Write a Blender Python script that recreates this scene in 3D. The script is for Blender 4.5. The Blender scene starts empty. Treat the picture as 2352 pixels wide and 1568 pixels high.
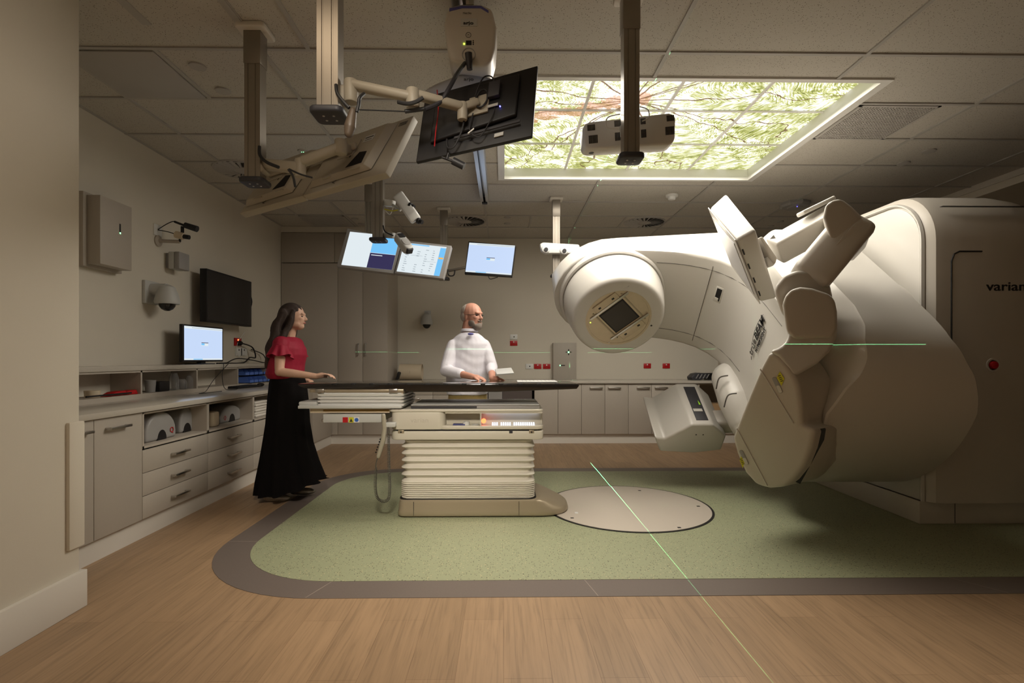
import bpy, bmesh, math, random
from mathutils import Vector, Matrix
random.seed(4)
sc = bpy.context.scene
C = sc.collection
R = math.radians

# ------------------------------------------------------------------ camera, world, lights, exposure
F, HZ, H = 1210.0, 822.0, 1.21
TH = math.atan(19 / 1210)
SN, CS = math.sin(TH), math.cos(TH)
cd = bpy.data.cameras.new('camera'); cam = bpy.data.objects.new('camera', cd); C.objects.link(cam)
cam.location = (0, 0, H); cam.rotation_euler = (R(90), 0, -TH)
cd.sensor_width = 36; cd.lens = F / 2352 * 36; cd.shift_y = (HZ - 784) / 2352; cd.clip_start = .05
sc.camera = cam
w = bpy.data.worlds.new('world'); sc.world = w; w.use_nodes = True
w.node_tree.nodes['Background'].inputs[0].default_value = (.9, .8, .68, 1)
w.node_tree.nodes['Background'].inputs[1].default_value = .006
sc.view_settings.view_transform = 'Standard'; sc.view_settings.look = 'None'
sc.view_settings.exposure = 0.28; sc.view_settings.gamma = 1; sc.view_settings.use_curve_mapping = False
SKY = .80           # brightness of the backlit ceiling picture
HC = 3.06           # ceiling height
IX, IY, IZ = 1.004, 4.278, 1.295   # machine isocentre

def area(name, loc, sx, sy, power, col, rot=(0, 0, 0), spread=180):
    l = bpy.data.lights.new(name, 'AREA'); l.shape = 'RECTANGLE'; l.size = sx; l.size_y = sy
    l.energy = power; l.color = col; l.spread = R(spread)
    o = bpy.data.objects.new(name, l); C.objects.link(o); o.location = loc; o.rotation_euler = rot
    return o
area('picture_light_box', (1.265, 4.447, HC + .02), 2.40, 1.80, 96, (1, .92, .82))
# unseen fill lights, added at ceiling height for general warm light
area('ceiling_fill', (-.9, -.3, 3.04), 1.2, .6, 8, (1, .82, .58), spread=120)
# unseen fill light, added to brighten the near side of the couch
def aim(p, q): return (Vector(q) - Vector(p)).to_track_quat('-Z', 'Y').to_euler()
area('couch_fill', (-.3, .3, 3.0), .5, .5, 15, (1, .90, .76), aim((-.3, .3, 3.0), (-.5, 3.9, .3)), 54)
area('ceiling_fill', (-.9, 1.5, 3.04), .6, .6, 5, (1, .80, .58))  # second warm fill, added out of view on the left
area('ceiling_fill', (.9, 1.0, 3.04), .6, .6, 7, (1, .86, .66), spread=90)  # unseen fill added to brighten the foreground wood floor

# ------------------------------------------------------------------ pixel helpers (a ray through the photo meets a plane in the room)
def ray(px, py):
    u = (px - 1176) / F; v = (HZ - py) / F
    return Vector((SN + u * CS, CS - u * SN, v))
O = Vector((0, 0, H))
def P(px, py, Y): d = ray(px, py); return O + d * (Y / d.y)
def PX(px, py, X): d = ray(px, py); return O + d * (X / d.x)
def PZ(px, py, Z): d = ray(px, py); return O + d * ((Z - H) / d.z)
def PP(px, py, p0, n):
    d = ray(px, py); n = Vector(n); return O + d * ((Vector(p0) - O).dot(n) / d.dot(n))
def XY(px, Y): return P(px, HZ, Y).x

# ------------------------------------------------------------------ materials
MATS = {}
def mat(name, col, rough=.5, metal=0, var=.0, scale=8, emit=None, es=1, bump=0, bscale=200, trans=0, coat=0, ior=1.45):
    if name in MATS: return MATS[name]
    m = bpy.data.materials.new(name); m.use_nodes = True; MATS[name] = m
    nt = m.node_tree; b = nt.nodes['Principled BSDF']
    b.inputs['Base Color'].default_value = (*col, 1); b.inputs['Roughness'].default_value = rough
    b.inputs['Metallic'].default_value = metal; b.inputs['IOR'].default_value = ior
    b.inputs['Transmission Weight'].default_value = trans; b.inputs['Coat Weight'].default_value = coat
    tc = nt.nodes.new('ShaderNodeTexCoord')
    if var:
        n = nt.nodes.new('ShaderNodeTexNoise'); n.inputs['Scale'].default_value = scale; n.inputs['Detail'].default_value = 4
        nt.links.new(tc.outputs['Object'], n.inputs['Vector'])
        mx = nt.nodes.new('ShaderNodeMix'); mx.data_type = 'RGBA'
        mx.inputs[6].default_value = (*[c * (1 - var) for c in col], 1); mx.inputs[7].default_value = (*[min(1, c * (1 + var)) for c in col], 1)
        nt.links.new(n.outputs['Fac'], mx.inputs[0]); nt.links.new(mx.outputs[2], b.inputs['Base Color'])
    if bump:
        n = nt.nodes.new('ShaderNodeTexNoise'); n.inputs['Scale'].default_value = bscale
        nt.links.new(tc.outputs['Object'], n.inputs['Vector'])
        bp = nt.nodes.new('ShaderNodeBump'); bp.inputs['Strength'].default_value = bump; bp.inputs['Distance'].default_value = .002
        nt.links.new(n.outputs['Fac'], bp.inputs['Height']); nt.links.new(bp.outputs[0], b.inputs['Normal'])
    if emit:
        b.inputs['Emission Color'].default_value = (*emit, 1); b.inputs['Emission Strength'].default_value = es
    return m
M = dict(
    wall=mat('wall_paint', (.64, .59, .50), .75, var=.02, scale=3, bump=.15, bscale=300),
    trim=mat('white_trim', (.66, .62, .56), .45, var=.02, scale=4),
    cab=mat('cabinet_laminate', (.42, .375, .32), .5, var=.03, scale=60),
    cabin=mat('cabinet_inside', (.46, .41, .35), .6, var=.03, scale=20),
    top=mat('worktop_laminate', (.50, .46, .40), .22, var=.03, scale=80),
    gap=mat('dark_gap', (.03, .027, .024), .8, var=.05),
    metal=mat('brushed_metal', (.55, .53, .5), .28, 1, var=.05),
    chrome=mat('chrome', (.8, .78, .74), .12, 1, var=.03),
    shell=mat('machine_shell', (.60, .575, .53), .32, var=.015, scale=3, coat=.15),
    shell2=mat('machine_shell_warm', (.55, .51, .45), .36, var=.02, scale=3),
    champ=mat('champagne_cover', (.36, .30, .21), .30, .35, var=.03, scale=3),
    face=mat('collimator_metal', (.55, .46, .33), .38, .45, var=.08, scale=20),
    black=mat('black_plastic', (.009, .008, .009), .5, var=.1, scale=30),
    rubber=mat('black_rubber', (.02, .02, .022), .5, var=.1, scale=30),
    dark=mat('dark_grey_plastic', (.035, .034, .04), .5, var=.1, scale=30),
    glass=mat('dark_glass', (.02, .018, .018), .1, var=.1, scale=5),
    carbon=mat('carbon_fibre', (.014, .012, .011), .12, var=.2, scale=200, coat=.6),
    alu=mat('anodised_post', (.28, .25, .21), .33, .55, var=.03),
    beige=mat('monitor_beige', (.38, .34, .27), .45, var=.03),
    white=mat('white_plastic', (.72, .72, .70), .35, var=.02),
    grey=mat('grey_plastic', (.32, .31, .30), .45, var=.03),
    lgrey=mat('light_grey_plastic', (.5, .5, .48), .45, var=.03),
    red=mat('red_plastic', (.45, .008, .012), .4, var=.1),
    blue=mat('blue_bin', (.10, .20, .62), .45, var=.08),
    yellow=mat('yellow_label', (.62, .58, .02), .5, var=.1, scale=40),
    ink=mat('dark_ink', (.02, .018, .018), .5, var=.1),
    inkg=mat('grey_ink', (.10, .09, .08), .5, var=.1),
    blueink=mat('blue_band', (.10, .10, .32), .4, var=.1),
    wood_box=mat('cardboard', (.42, .27, .14), .8, var=.1, scale=20),
    cream=mat('cream_plastic', (.62, .52, .38), .5, var=.03),
    towel=mat('white_towel', (.72, .68, .62), .9, var=.05, bump=.4, bscale=300),
    skinw=mat('skin_pale', (.56, .34, .24), .5, var=.06, scale=20),
    skinm=mat('skin_ruddy', (.56, .28, .20), .5, var=.08, scale=20),
    hair=mat('dark_brown_hair', (.035, .022, .017), .8, var=.5, scale=60, bump=.5, bscale=200),
    beard=mat('grey_beard', (.22, .18, .15), .8, var=.3, scale=120, bump=.6, bscale=200),
    ghair=mat('cropped_grey_hair', (.44, .38, .33), .8, var=.2, scale=120, bump=.4, bscale=300),
    blouse=mat('crimson_blouse', (.27, .003, .024), .7, var=.15, scale=30, bump=.3, bscale=60),
    skirt=mat('black_skirt', (.005, .004, .004), 1.0, var=.2, scale=20, bump=.3, bscale=60),
    shirt=mat('pale_shirt', (.72, .70, .76), .8, var=.06, scale=30, bump=.3, bscale=50),
    khaki=mat('khaki_trousers', (.30, .22, .08), .85, var=.1, scale=30),
    shoe=mat('silver_shoe', (.35, .32, .28), .35, .5, var=.3, scale=200),
    lip=mat('lips', (.42, .12, .10), .5, var=.05), eye=mat('eye', (.03, .02, .02), .2, var=.1),
    clear=mat('clear_plastic', (.9, .9, .9), .08, trans=.92, ior=1.2),
)
MATS['black_skirt'].node_tree.nodes['Principled BSDF'].inputs['Specular IOR Level'].default_value = .15
def emis(name, col, s):
    return mat(name, (0.0, 0.0, 0.0), .5, emit=col, es=s * .82)
M['led_green'] = emis('led_green', (.2, 1, .3), 5); M['led_blue'] = emis('led_blue', (.1, .1, 1), 8)
M['led_yel'] = emis('led_yellow', (.6, 1, .05), 5); M['led_red'] = emis('led_red', (1, .10, .03), 6)
M['scr_white'] = emis('screen_white', (.80, .88, .92), .95); M['scr_blue'] = emis('screen_pale_blue', (.60, .74, 1), .95)
M['scr_sky'] = emis('screen_sky', (.18, .55, .95), 1); M['scr_navy'] = emis('screen_navy', (.035, .03, .09), 1)
M['scr_orange'] = emis('screen_orange', (1, .5, .08), 1); M['scr_ink'] = emis('screen_ink', (.25, .3, .34), 1)
M['ledstrip'] = emis('console_light', (.75, .8, 1), 2.2)

# ------------------------------------------------------------------ mesh helpers
def wl(o):
    v = Vector((0, 0, 0))
    while o: v += o.location; o = o.parent
    return v
def finish(name, me, m, parent=None, smooth=True, ang=35, origin=True):
    if m is not None: me.materials.append(m)
    if smooth:
        me.polygons.foreach_set('use_smooth', [True] * len(me.polygons))
        try: me.set_sharp_from_angle(angle=R(ang))
        except Exception: pass
    o = bpy.data.objects.new(name, me); C.objects.link(o)
    if parent is not None:
        me.transform(Matrix.Translation(-wl(parent))); o.parent = parent
    elif origin and len(me.vertices):
        xs = [v.co for v in me.vertices]
        c = Vector(((min(v.x for v in xs) + max(v.x for v in xs)) / 2, (min(v.y for v in xs) + max(v.y for v in xs)) / 2, min(v.z for v in xs)))
        me.transform(Matrix.Translation(-c)); o.location = c
    return o
def bmobj(name, bm, m, parent=None, bevel=0, seg=3, ang=35, bang=25, smooth=True):
    bmesh.ops.recalc_face_normals(bm, faces=bm.faces)
    if bevel:
        es = [e for e in bm.edges if len(e.link_faces) == 2 and e.calc_face_angle(0) > R(bang)]
        bmesh.ops.bevel(bm, geom=es, offset=bevel, segments=seg, profile=.5, affect='EDGES', clamp_overlap=True)
    me = bpy.data.meshes.new(name); bm.to_mesh(me); bm.free()
    return finish(name, me, m, parent, smooth=smooth, ang=ang)
def hexa(bm, v):  # v: 4 bottom + 4 top
    vs = [bm.verts.new(p) for p in v]
    for f in ((0, 3, 2, 1), (4, 5, 6, 7), (0, 1, 5, 4), (1, 2, 6, 5), (2, 3, 7, 6), (3, 0, 4, 7)):
        bm.faces.new([vs[i] for i in f])
def addbox(bm, x0, x1, y0, y1, z0, z1):
    hexa(bm, [(x0, y0, z0), (x1, y0, z0), (x1, y1, z0), (x0, y1, z0), (x0, y0, z1), (x1, y0, z1), (x1, y1, z1), (x0, y1, z1)])
def box(name, x0, x1, y0, y1, z0, z1, m, parent=None, bevel=0, seg=2):
    bm = bmesh.new(); addbox(bm, min(x0, x1), max(x0, x1), min(y0, y1), max(y0, y1), min(z0, z1), max(z0, z1))
    return bmobj(name, bm, m, parent, bevel, seg)
def boxes(name, L, m, parent=None, bevel=0):
    bm = bmesh.new()
    for b in L: addbox(bm, *b)
    return bmobj(name, bm, m, parent, bevel, 2)
def obox(name, c, ax, ay, az, m, parent=None, bevel=0, seg=3):
    c, ax, ay, az = map(Vector, (c, ax, ay, az)); bm = bmesh.new()
    hexa(bm, [c - ax - ay - az, c + ax - ay - az, c + ax + ay - az, c - ax + ay - az, c - ax - ay + az, c + ax - ay + az, c + ax + ay + az, c - ax + ay + az])
    return bmobj(name, bm, m, parent, bevel, seg)
def prism(name, pts, vec, m, parent=None, bevel=0, seg=3, ang=35, bang=25):
    bm = bmesh.new(); vec = Vector(vec)
    a = [bm.verts.new(p) for p in pts]; b = [bm.verts.new(Vector(p) + vec) for p in pts]
    bm.faces.new(a); bm.faces.new(b[::-1]); n = len(a)
    for i in range(n): bm.faces.new((a[i], b[i], b[(i + 1) % n], a[(i + 1) % n]))
    return bmobj(name, bm, m, parent, bevel, seg, ang, bang)
def basis(d):
    d = Vector(d).normalized(); u = d.cross(Vector((0, 0, 1)))
    if u.length < 1e-3: u = Vector((1, 0, 0))
    u.normalize(); return d, u, d.cross(u).normalized()
def addring(bm, rings, cap=True):
    vs = [[bm.verts.new(p) for p in r] for r in rings]
    n = len(vs[0])
    for a, b in zip(vs, vs[1:]):
        for i in range(n): bm.faces.new((a[i], a[(i + 1) % n], b[(i + 1) % n], b[i]))
    if cap: bm.faces.new(vs[0][::-1]); bm.faces.new(vs[-1])
def addlathe(bm, p0, d, prof, n=24):  # prof: (along, radius)
    d, u, v = basis(d); p0 = Vector(p0)
    addring(bm, [[p0 + d * a + (u * math.cos(2 * math.pi * i / n) + v * math.sin(2 * math.pi * i / n)) * max(r, 1e-4) for i in range(n)] for a, r in prof])
def lathe(name, p0, d, prof, m, parent=None, n=24, ang=35):
    bm = bmesh.new(); addlathe(bm, p0, d, prof, n); return bmobj(name, bm, m, parent, ang=ang)
def cyl(name, p0, p1, r, m, parent=None, n=16, r2=None):
    d = Vector(p1) - Vector(p0); return lathe(name, p0, d, [(0, r), (d.length, r if r2 is None else r2)], m, parent, n)
def smoothpath(pts, k=6):
    pts = [Vector(p) for p in pts]; q = [pts[0]] + pts + [pts[-1]]; out = []
    for i in range(1, len(q) - 2):
        for j in range(k):
            t = j / k; a, b, c, d = q[i - 1:i + 3]
            out.append(.5 * ((2 * b) + (c - a) * t + (2 * a - 5 * b + 4 * c - d) * t * t + (-a + 3 * b - 3 * c + d) * t ** 3))
    out.append(pts[-1]); return out
def addtube(bm, pts, r, n=8, rs=None):
    rings = []; T = (pts[1] - pts[0]).normalized(); _, u, v = basis(T)
    for i, p in enumerate(pts):
        t = (pts[min(i + 1, len(pts) - 1)] - pts[max(i - 1, 0)]); t = t.normalized() if t.length > 1e-9 else T
        u = (u - t * u.dot(t)); u = u.normalized() if u.length > 1e-6 else basis(t)[1]; v = t.cross(u)
        rr = rs[i] if rs else r
        rings.append([p + (u * math.cos(2 * math.pi * k / n) + v * math.sin(2 * math.pi * k / n)) * rr for k in range(n)])
    addring(bm, rings)
def tube(name, pts, r, m, parent=None, k=6, n=8):
    bm = bmesh.new(); addtube(bm, smoothpath(pts, k) if k > 1 else [Vector(p) for p in pts], r, n); return bmobj(name, bm, m, parent)
def thing(name, label, cat, loc, group=None):
    o = bpy.data.objects.new(name, None); C.objects.link(o); o.location = loc; o.empty_display_size = .1
    return tag(o, label, cat, group)
def tag(o, label, cat, group=None):
    o['label'] = label; o['category'] = cat
    if group: o['group'] = group
    return o
def st(o): o['kind'] = 'structure'; return o
def lab(o, l): o['label'] = l; return o
def rrect(x0, x1, y0, y1, r, n=6):
    out = []
    for cx, cy, a0 in ((x1 - r, y1 - r, 0), (x0 + r, y1 - r, 90), (x0 + r, y0 + r, 180), (x1 - r, y0 + r, 270)):
        for i in range(n + 1):
            a = R(a0 + 90 * i / n); out.append((cx + r * math.cos(a), cy + r * math.sin(a)))
    return out
def text(name, s, org, right, up, size, m, parent=None, ext=.0008, bold=0, width=None, shear=0, lift=.001, align='LEFT'):
    cu = bpy.data.curves.new(name, 'FONT'); cu.body = s; cu.size = size; cu.extrude = ext; cu.offset = bold; cu.shear = shear; cu.align_x = align
    o = bpy.data.objects.new(name, cu); C.objects.link(o)
    bpy.context.view_layer.update()
    me = bpy.data.meshes.new_from_object(o.evaluated_get(bpy.context.evaluated_depsgraph_get()))
    bpy.data.objects.remove(o); bpy.data.curves.remove(cu)
    r_, u_ = Vector(right).normalized(), Vector(up).normalized(); n = r_.cross(u_); sx = 1
    if width and len(me.vertices):
        xs = [v.co.x for v in me.vertices]; sx = width / max(max(xs) - min(xs), 1e-6)
    o3 = Vector(org)
    for v in me.vertices: c = v.co.copy(); v.co = o3 + r_ * c.x * sx + u_ * c.y + n * (c.z + lift)
    me.materials.clear()
    return finish(name, me, m, parent, smooth=False)
class Blob:
    def __init__(s): s.bm = bmesh.new()
    def ell(s, c, r, rot=None, n=16):
        g = bmesh.ops.create_uvsphere(s.bm, u_segments=n, v_segments=n, radius=1)['verts']
        mt = Matrix.Translation(Vector(c)) @ (rot.to_4x4() if rot is not None else Matrix()) @ Matrix.Diagonal((*r, 1)) if not isinstance(r, (int, float)) else Matrix.Translation(Vector(c)) @ Matrix.Diagonal((r, r, r, 1))
        bmesh.ops.transform(s.bm, matrix=mt, verts=g); return s
    def limb(s, pts, rs, n=12):
        q = [Vector(p) for p in pts]; P2, R2 = [], []
        for i in range(len(q) - 1):
            for j in range(4):
                t = j / 4; P2.append(q[i].lerp(q[i + 1], t)); R2.append(rs[i] + (rs[i + 1] - rs[i]) * t)
        P2.append(q[-1]); R2.append(rs[-1]); addtube(s.bm, P2, 0, n, R2)
        for p, r in zip(q, rs): s.ell(p, r * .99, n=10)
        return s
    def loft(s, secs, n=24):  # (center, rx, ry, yaw)
        addring(s.bm, [[Vector(c) + Matrix.Rotation(yw, 3, 'Z') @ Vector((rx * math.cos(2 * math.pi * i / n), ry * math.sin(2 * math.pi * i / n), 0)) for i in range(n)] for c, rx, ry, yw in secs]); return s
    def done(s, name, m, parent, vox=.008, it=4, fn=None):
        bmesh.ops.recalc_face_normals(s.bm, faces=s.bm.faces)
        me = bpy.data.meshes.new(name); s.bm.to_mesh(me); s.bm.free()
        o = bpy.data.objects.new(name, me); C.objects.link(o)
        md = o.modifiers.new('r', 'REMESH'); md.mode = 'VOXEL'; md.voxel_size = vox
        if it: sm = o.modifiers.new('s', 'SMOOTH'); sm.iterations = it; sm.factor = .5
        bpy.context.view_layer.update()
        m2 = bpy.data.meshes.new_from_object(o.evaluated_get(bpy.context.evaluated_depsgraph_get()))
        bpy.data.objects.remove(o); bpy.data.meshes.remove(me)
        if fn:
            for v in m2.vertices: v.co = fn(v.co)
        return finish(name, m2, m, parent, ang=80)
# ------------------------------------------------------------------ room
def nodes(m): return m.node_tree.nodes, m.node_tree.links
def N(m, t, **k):
    n = m.node_tree.nodes.new(t)
    for a, b in k.items():
        if hasattr(n, a): setattr(n, a, b)
    return n
def mathn(m, op, a, b=None):
    n = N(m, 'ShaderNodeMath', operation=op); L = m.node_tree.links
    for i, x in enumerate((a, b)):
        if x is None: continue
        if isinstance(x, (int, float)): n.inputs[i].default_value = x
        else: L.new(x, n.inputs[i])
    return n.outputs[0]
def mixc(m, f, a, b):
    n = N(m, 'ShaderNodeMix'); n.data_type = 'RGBA'; L = m.node_tree.links
    if isinstance(f, (int, float)): n.inputs[0].default_value = f
    else: L.new(f, n.inputs[0])
    for i, x in ((6, a), (7, b)):
        if isinstance(x, tuple): n.inputs[i].default_value = (*x, 1)
        else: L.new(x, n.inputs[i])
    return n.outputs[2]
def ramp(m, f, stops):
    n = N(m, 'ShaderNodeValToRGB'); m.node_tree.links.new(f, n.inputs[0]); e = n.color_ramp.elements
    while len(e) < len(stops): e.new(.5)
    for q, (p, c) in zip(e, stops): q.position = p; q.color = (*c, 1) if isinstance(c, tuple) else (c, c, c, 1)
    return n.outputs[0]
# wood floor
m = mat('wood_floor', (.3, .2, .12), .42); L = m.node_tree.links; b = m.node_tree.nodes['Principled BSDF']
g = N(m, 'ShaderNodeNewGeometry'); sp = N(m, 'ShaderNodeSeparateXYZ'); L.new(g.outputs['Position'], sp.inputs[0])
cb = N(m, 'ShaderNodeCombineXYZ'); L.new(sp.outputs[1], cb.inputs[0]); L.new(sp.outputs[0], cb.inputs[1])
br = N(m, 'ShaderNodeTexBrick'); L.new(cb.outputs[0], br.inputs['Vector'])
br.offset = .37; br.inputs['Scale'].default_value = 1; br.inputs['Brick Width'].default_value = 1.22; br.inputs['Row Height'].default_value = .184
br.inputs['Mortar Size'].default_value = .0012; br.inputs['Mortar Smooth'].default_value = .2
br.inputs['Color1'].default_value = (.42, .275, .16, 1); br.inputs['Color2'].default_value = (.36, .235, .135, 1); br.inputs['Mortar'].default_value = (.26, .16, .09, 1)
mp = N(m, 'ShaderNodeMapping'); L.new(cb.outputs[0], mp.inputs[0]); mp.inputs['Scale'].default_value = (.9, 22, 1)
nz = N(m, 'ShaderNodeTexNoise'); L.new(mp.outputs[0], nz.inputs[0]); nz.inputs['Scale'].default_value = 3.2; nz.inputs['Detail'].default_value = 7; nz.inputs['Distortion'].default_value = .9
mp2 = N(m, 'ShaderNodeMapping'); L.new(cb.outputs[0], mp2.inputs[0]); mp2.inputs['Scale'].default_value = (.5, 5, 1)
nz2 = N(m, 'ShaderNodeTexNoise'); L.new(mp2.outputs[0], nz2.inputs[0]); nz2.inputs['Scale'].default_value = 2; nz2.inputs['Detail'].default_value = 3; nz2.inputs['Distortion'].default_value = 1.5
gr = ramp(m, nz.outputs[0], [(.30, .72), (.5, .95), (.7, 1.0)]); gr2 = ramp(m, nz2.outputs[0], [(.3, .84), (.7, 1.0)])
mu = N(m, 'ShaderNodeMix'); mu.data_type = 'RGBA'; mu.blend_type = 'MULTIPLY'; mu.inputs[0].default_value = 1; L.new(br.outputs['Color'], mu.inputs[6]); L.new(gr, mu.inputs[7])
mu2 = N(m, 'ShaderNodeMix'); mu2.data_type = 'RGBA'; mu2.blend_type = 'MULTIPLY'; mu2.inputs[0].default_value = 1; L.new(mu.outputs[2], mu2.inputs[6]); L.new(gr2, mu2.inputs[7])
L.new(mu2.outputs[2], b.inputs['Base Color'])
WOOD = m
def speck(name, base, spots, rough=.45):
    m = mat(name, base, rough); L = m.node_tree.links; b = m.node_tree.nodes['Principled BSDF']
    g = N(m, 'ShaderNodeNewGeometry'); c = base
    for i, (sc_, th, col) in enumerate(spots):
        mp = N(m, 'ShaderNodeMapping'); L.new(g.outputs['Position'], mp.inputs[0]); mp.inputs['Location'].default_value = (i * 3.3, i * 1.7, 0)
        ns = N(m, 'ShaderNodeTexNoise'); L.new(mp.outputs[0], ns.inputs[0]); ns.inputs['Scale'].default_value = sc_ * .7
        va = N(m, 'ShaderNodeVectorMath', operation='SCALE'); L.new(ns.outputs['Color'], va.inputs[0]); va.inputs['Scale'].default_value = .35 / sc_
        vb = N(m, 'ShaderNodeVectorMath', operation='ADD'); L.new(mp.outputs[0], vb.inputs[0]); L.new(va.outputs[0], vb.inputs[1])
        v = N(m, 'ShaderNodeTexVoronoi'); L.new(vb.outputs[0], v.inputs[0]); v.inputs['Scale'].default_value = sc_
        k = ramp(m, v.outputs['Distance'], [(th, 1.0), (th + .05, 0.0)])
        sel = N(m, 'ShaderNodeSeparateColor'); L.new(v.outputs['Color'], sel.inputs[0])
        k = mathn(m, 'MULTIPLY', k, mathn(m, 'GREATER_THAN', sel.outputs[0], .45))
        c = mixc(m, k, c, col)
    L.new(c, b.inputs['Base Color']); return m
GREEN = speck('green_speckled_vinyl', (.315, .335, .21), [(70, .22, (.07, .07, .045)), (55, .16, (.58, .50, .30)), (95, .2, (.24, .25, .14))])
BAND = mat('grey_vinyl', (.155, .125, .11), .42, var=.10, scale=150)
PLATE = mat('turntable_plate', (.56, .50, .43), .38, .1, var=.02, scale=90)
CEIL = speck('acoustic_tile', (.52, .49, .44), [(85, .2, (.20, .17, .14)), (150, .18, (.30, .27, .23))], .9)
GRID = mat('ceiling_grid_bar', (.42, .40, .375), .6, var=.02)

XL, XR, YB, YF = -3.12, 5.06, 8.13, -1.6
st(box('floor', -3.6, 7, YF, YB + .2, -.1, 0, WOOD))
def flat(name, pts, z0, z1, m, parent=None): return prism(name, [(x, y, z0) for x, y in pts], (0, 0, z1 - z0), m, parent)
def ringpoly(x0, y0, y1, r1, r2, x1=5.0, n=14):
    o = [(x1, y0)]
    for cx, cy, a0, r in ((x0 + r1, y0 + r1, 270, r1), (x0 + r2, y1 - r2, 180, r2)):
        for i in range(n + 1): a = R(a0 - 90 * i / n); o.append((cx + r * math.cos(a), cy + r * math.sin(a)))
    return o + [(x1, y1)]
outer, inner = ringpoly(-1.815, 2.665, 5.775, .86, .75), ringpoly(-1.62, 2.865, 5.60, .68, .6)
st(flat('trim_1', outer, .0002, .0022, BAND)); st(flat('trim_2', inner, .0025, .004, GREEN))
SEAM = mat('vinyl_weld', (.30, .25, .21), .5)
sm = [((-1.0, 2.672), (-.93, 2.86)), ((.48, 2.668), (.44, 2.862)), ((2.6, 2.668), (2.45, 2.862)), ((-1.81, 3.50), (-1.625, 3.50))]
bm = bmesh.new()
for a, b_ in sm:
    a, b_ = Vector((*a, .0023)), Vector((*b_, .0023)); d = (b_ - a).normalized().cross(Vector((0, 0, 1))) * .0022
    hexa(bm, [a - d, b_ - d, b_ + d, a + d, a - d + Vector((0, 0, .0004)), b_ - d + Vector((0, 0, .0004)), b_ + d + Vector((0, 0, .0004)), a + d + Vector((0, 0, .0004))])
st(bmobj('trim_3', bm, SEAM))
# round floor plate over the couch turntable
t = thing('turntable_plate', 'round beige metal plate set flush in the green floor', 'floor plate', (IX, IY, .004))
lathe('rim', (IX, IY, .004), (0, 0, 1), [(0, .668), (.004, .668), (.004, .64)], M['black'], t, n=96)
lathe('plate', (IX, IY, .0045), (0, 0, 1), [(0, .65), (.005, .65), (.0055, .648), (.0055, .001)], PLATE, t, n=96)
for px, py in ((1469, 1126), (1604, 1162), (1560, 1211), (1314, 1189)):
    p = PZ(px, py, .011); box('bolt', p.x - .012, p.x + .012, p.y - .01, p.y + .01, .010, .0115, M['black'], t)
p = PZ(1324, 1177, .011); box('sticker', p.x - .012, p.x + .012, p.y - .02, p.y + .02, .010, .0112, M['white'], t)

# walls
st(box('wall_left', XL - .1, XL, 2.45, YB + .1, 0, HC, M['wall'])); st(box('wall_back', XL - .1, 7, YB, YB + .1, 0, HC, M['wall']))
st(box('wall_entrance', -3.3, -2.06, YF, 2.59, 0, HC, M['wall'], bevel=.004))
st(box('baseboard_entrance', -2.1, -2.04, YF, 2.615, 0, .178, M['trim'], bevel=.003))
st(box('wall_front', -3.3, 7, YF - .1, YF, 0, HC, M['wall']))
DK = mat('recess_shade', (.02, .019, .018), .7, var=.05)  # near-black colour paints in the darkness of the unlit alcove
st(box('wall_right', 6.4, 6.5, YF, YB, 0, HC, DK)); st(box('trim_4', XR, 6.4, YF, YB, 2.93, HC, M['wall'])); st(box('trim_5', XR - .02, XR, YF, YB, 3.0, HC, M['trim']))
t = tag(box('corner_guard', -2.075, -2.043, 2.512, 2.604, .30, .905, M['wall'], bevel=.006), 'pale upright guard board on the end of the near left wall', 'corner guard')
# ceiling around the picture opening
OX0, OX1, OY0, OY1 = -.005, 2.535, 3.475, 5.42
bm = bmesh.new()
for a in ((-3.6, 7, YF, OY0), (-3.6, 7, OY1, YB + .1), (-3.6, OX0, OY0, OY1), (OX1, 7, OY0, OY1)):
    addbox(bm, a[0], a[1], a[2], a[3], HC, HC + .3)
st(bmobj('ceiling', bm, CEIL))
G = []
for k in range(-8, 8):
    y = 3.172 + .61 * k
    if y < YF: continue
    if OY0 < y < OY1: G += [(XL, OX0, y - .012, y + .012, HC - .009, HC + .01), (OX1, XR, y - .012, y + .012, HC - .009, HC + .01)]
    else: G.append((XL, XR, y - .012, y + .012, HC - .009, HC + .01))
for k in range(-3, 4):
    x = .99 + 1.22 * k
    for a, b_ in ((YF, OY0), (OY1, YB)) if OX0 < x < OX1 else ((YF, YB),): G.append((x - .012, x + .012, a, b_, HC - .0095, HC + .01))
G += [(-1.18, -1.155, YF, 3.17, HC - .0092, HC + .01), (-2.0, -1.95, YF, 2.95, HC - .006, HC + .01), (-2.1, -2.075, 3.17, 3.78, HC - .0092, HC + .01),
      (-2.07, -2.04, 7.44 - 1.22, 7.44, HC - .0092, HC + .01), (.35, .374, 6.83, 7.44, HC - .0092, HC + .01), (-.86, -.836, 6.83, 7.44, HC - .0092, HC + .01), (1.6, 1.624, 6.83, 7.44, HC - .0092, HC + .01), (-1.48, -1.43, YF, 3.0, HC - .0048, HC + .01)]
st(boxes('trim_6', G, GRID))
st(boxes('trim_7', [(XL, XL + .03, 2.5, YB, HC - .005, HC + .01), (XL, XR, YB - .025, YB, HC - .005, HC + .01)], GRID))
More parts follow.
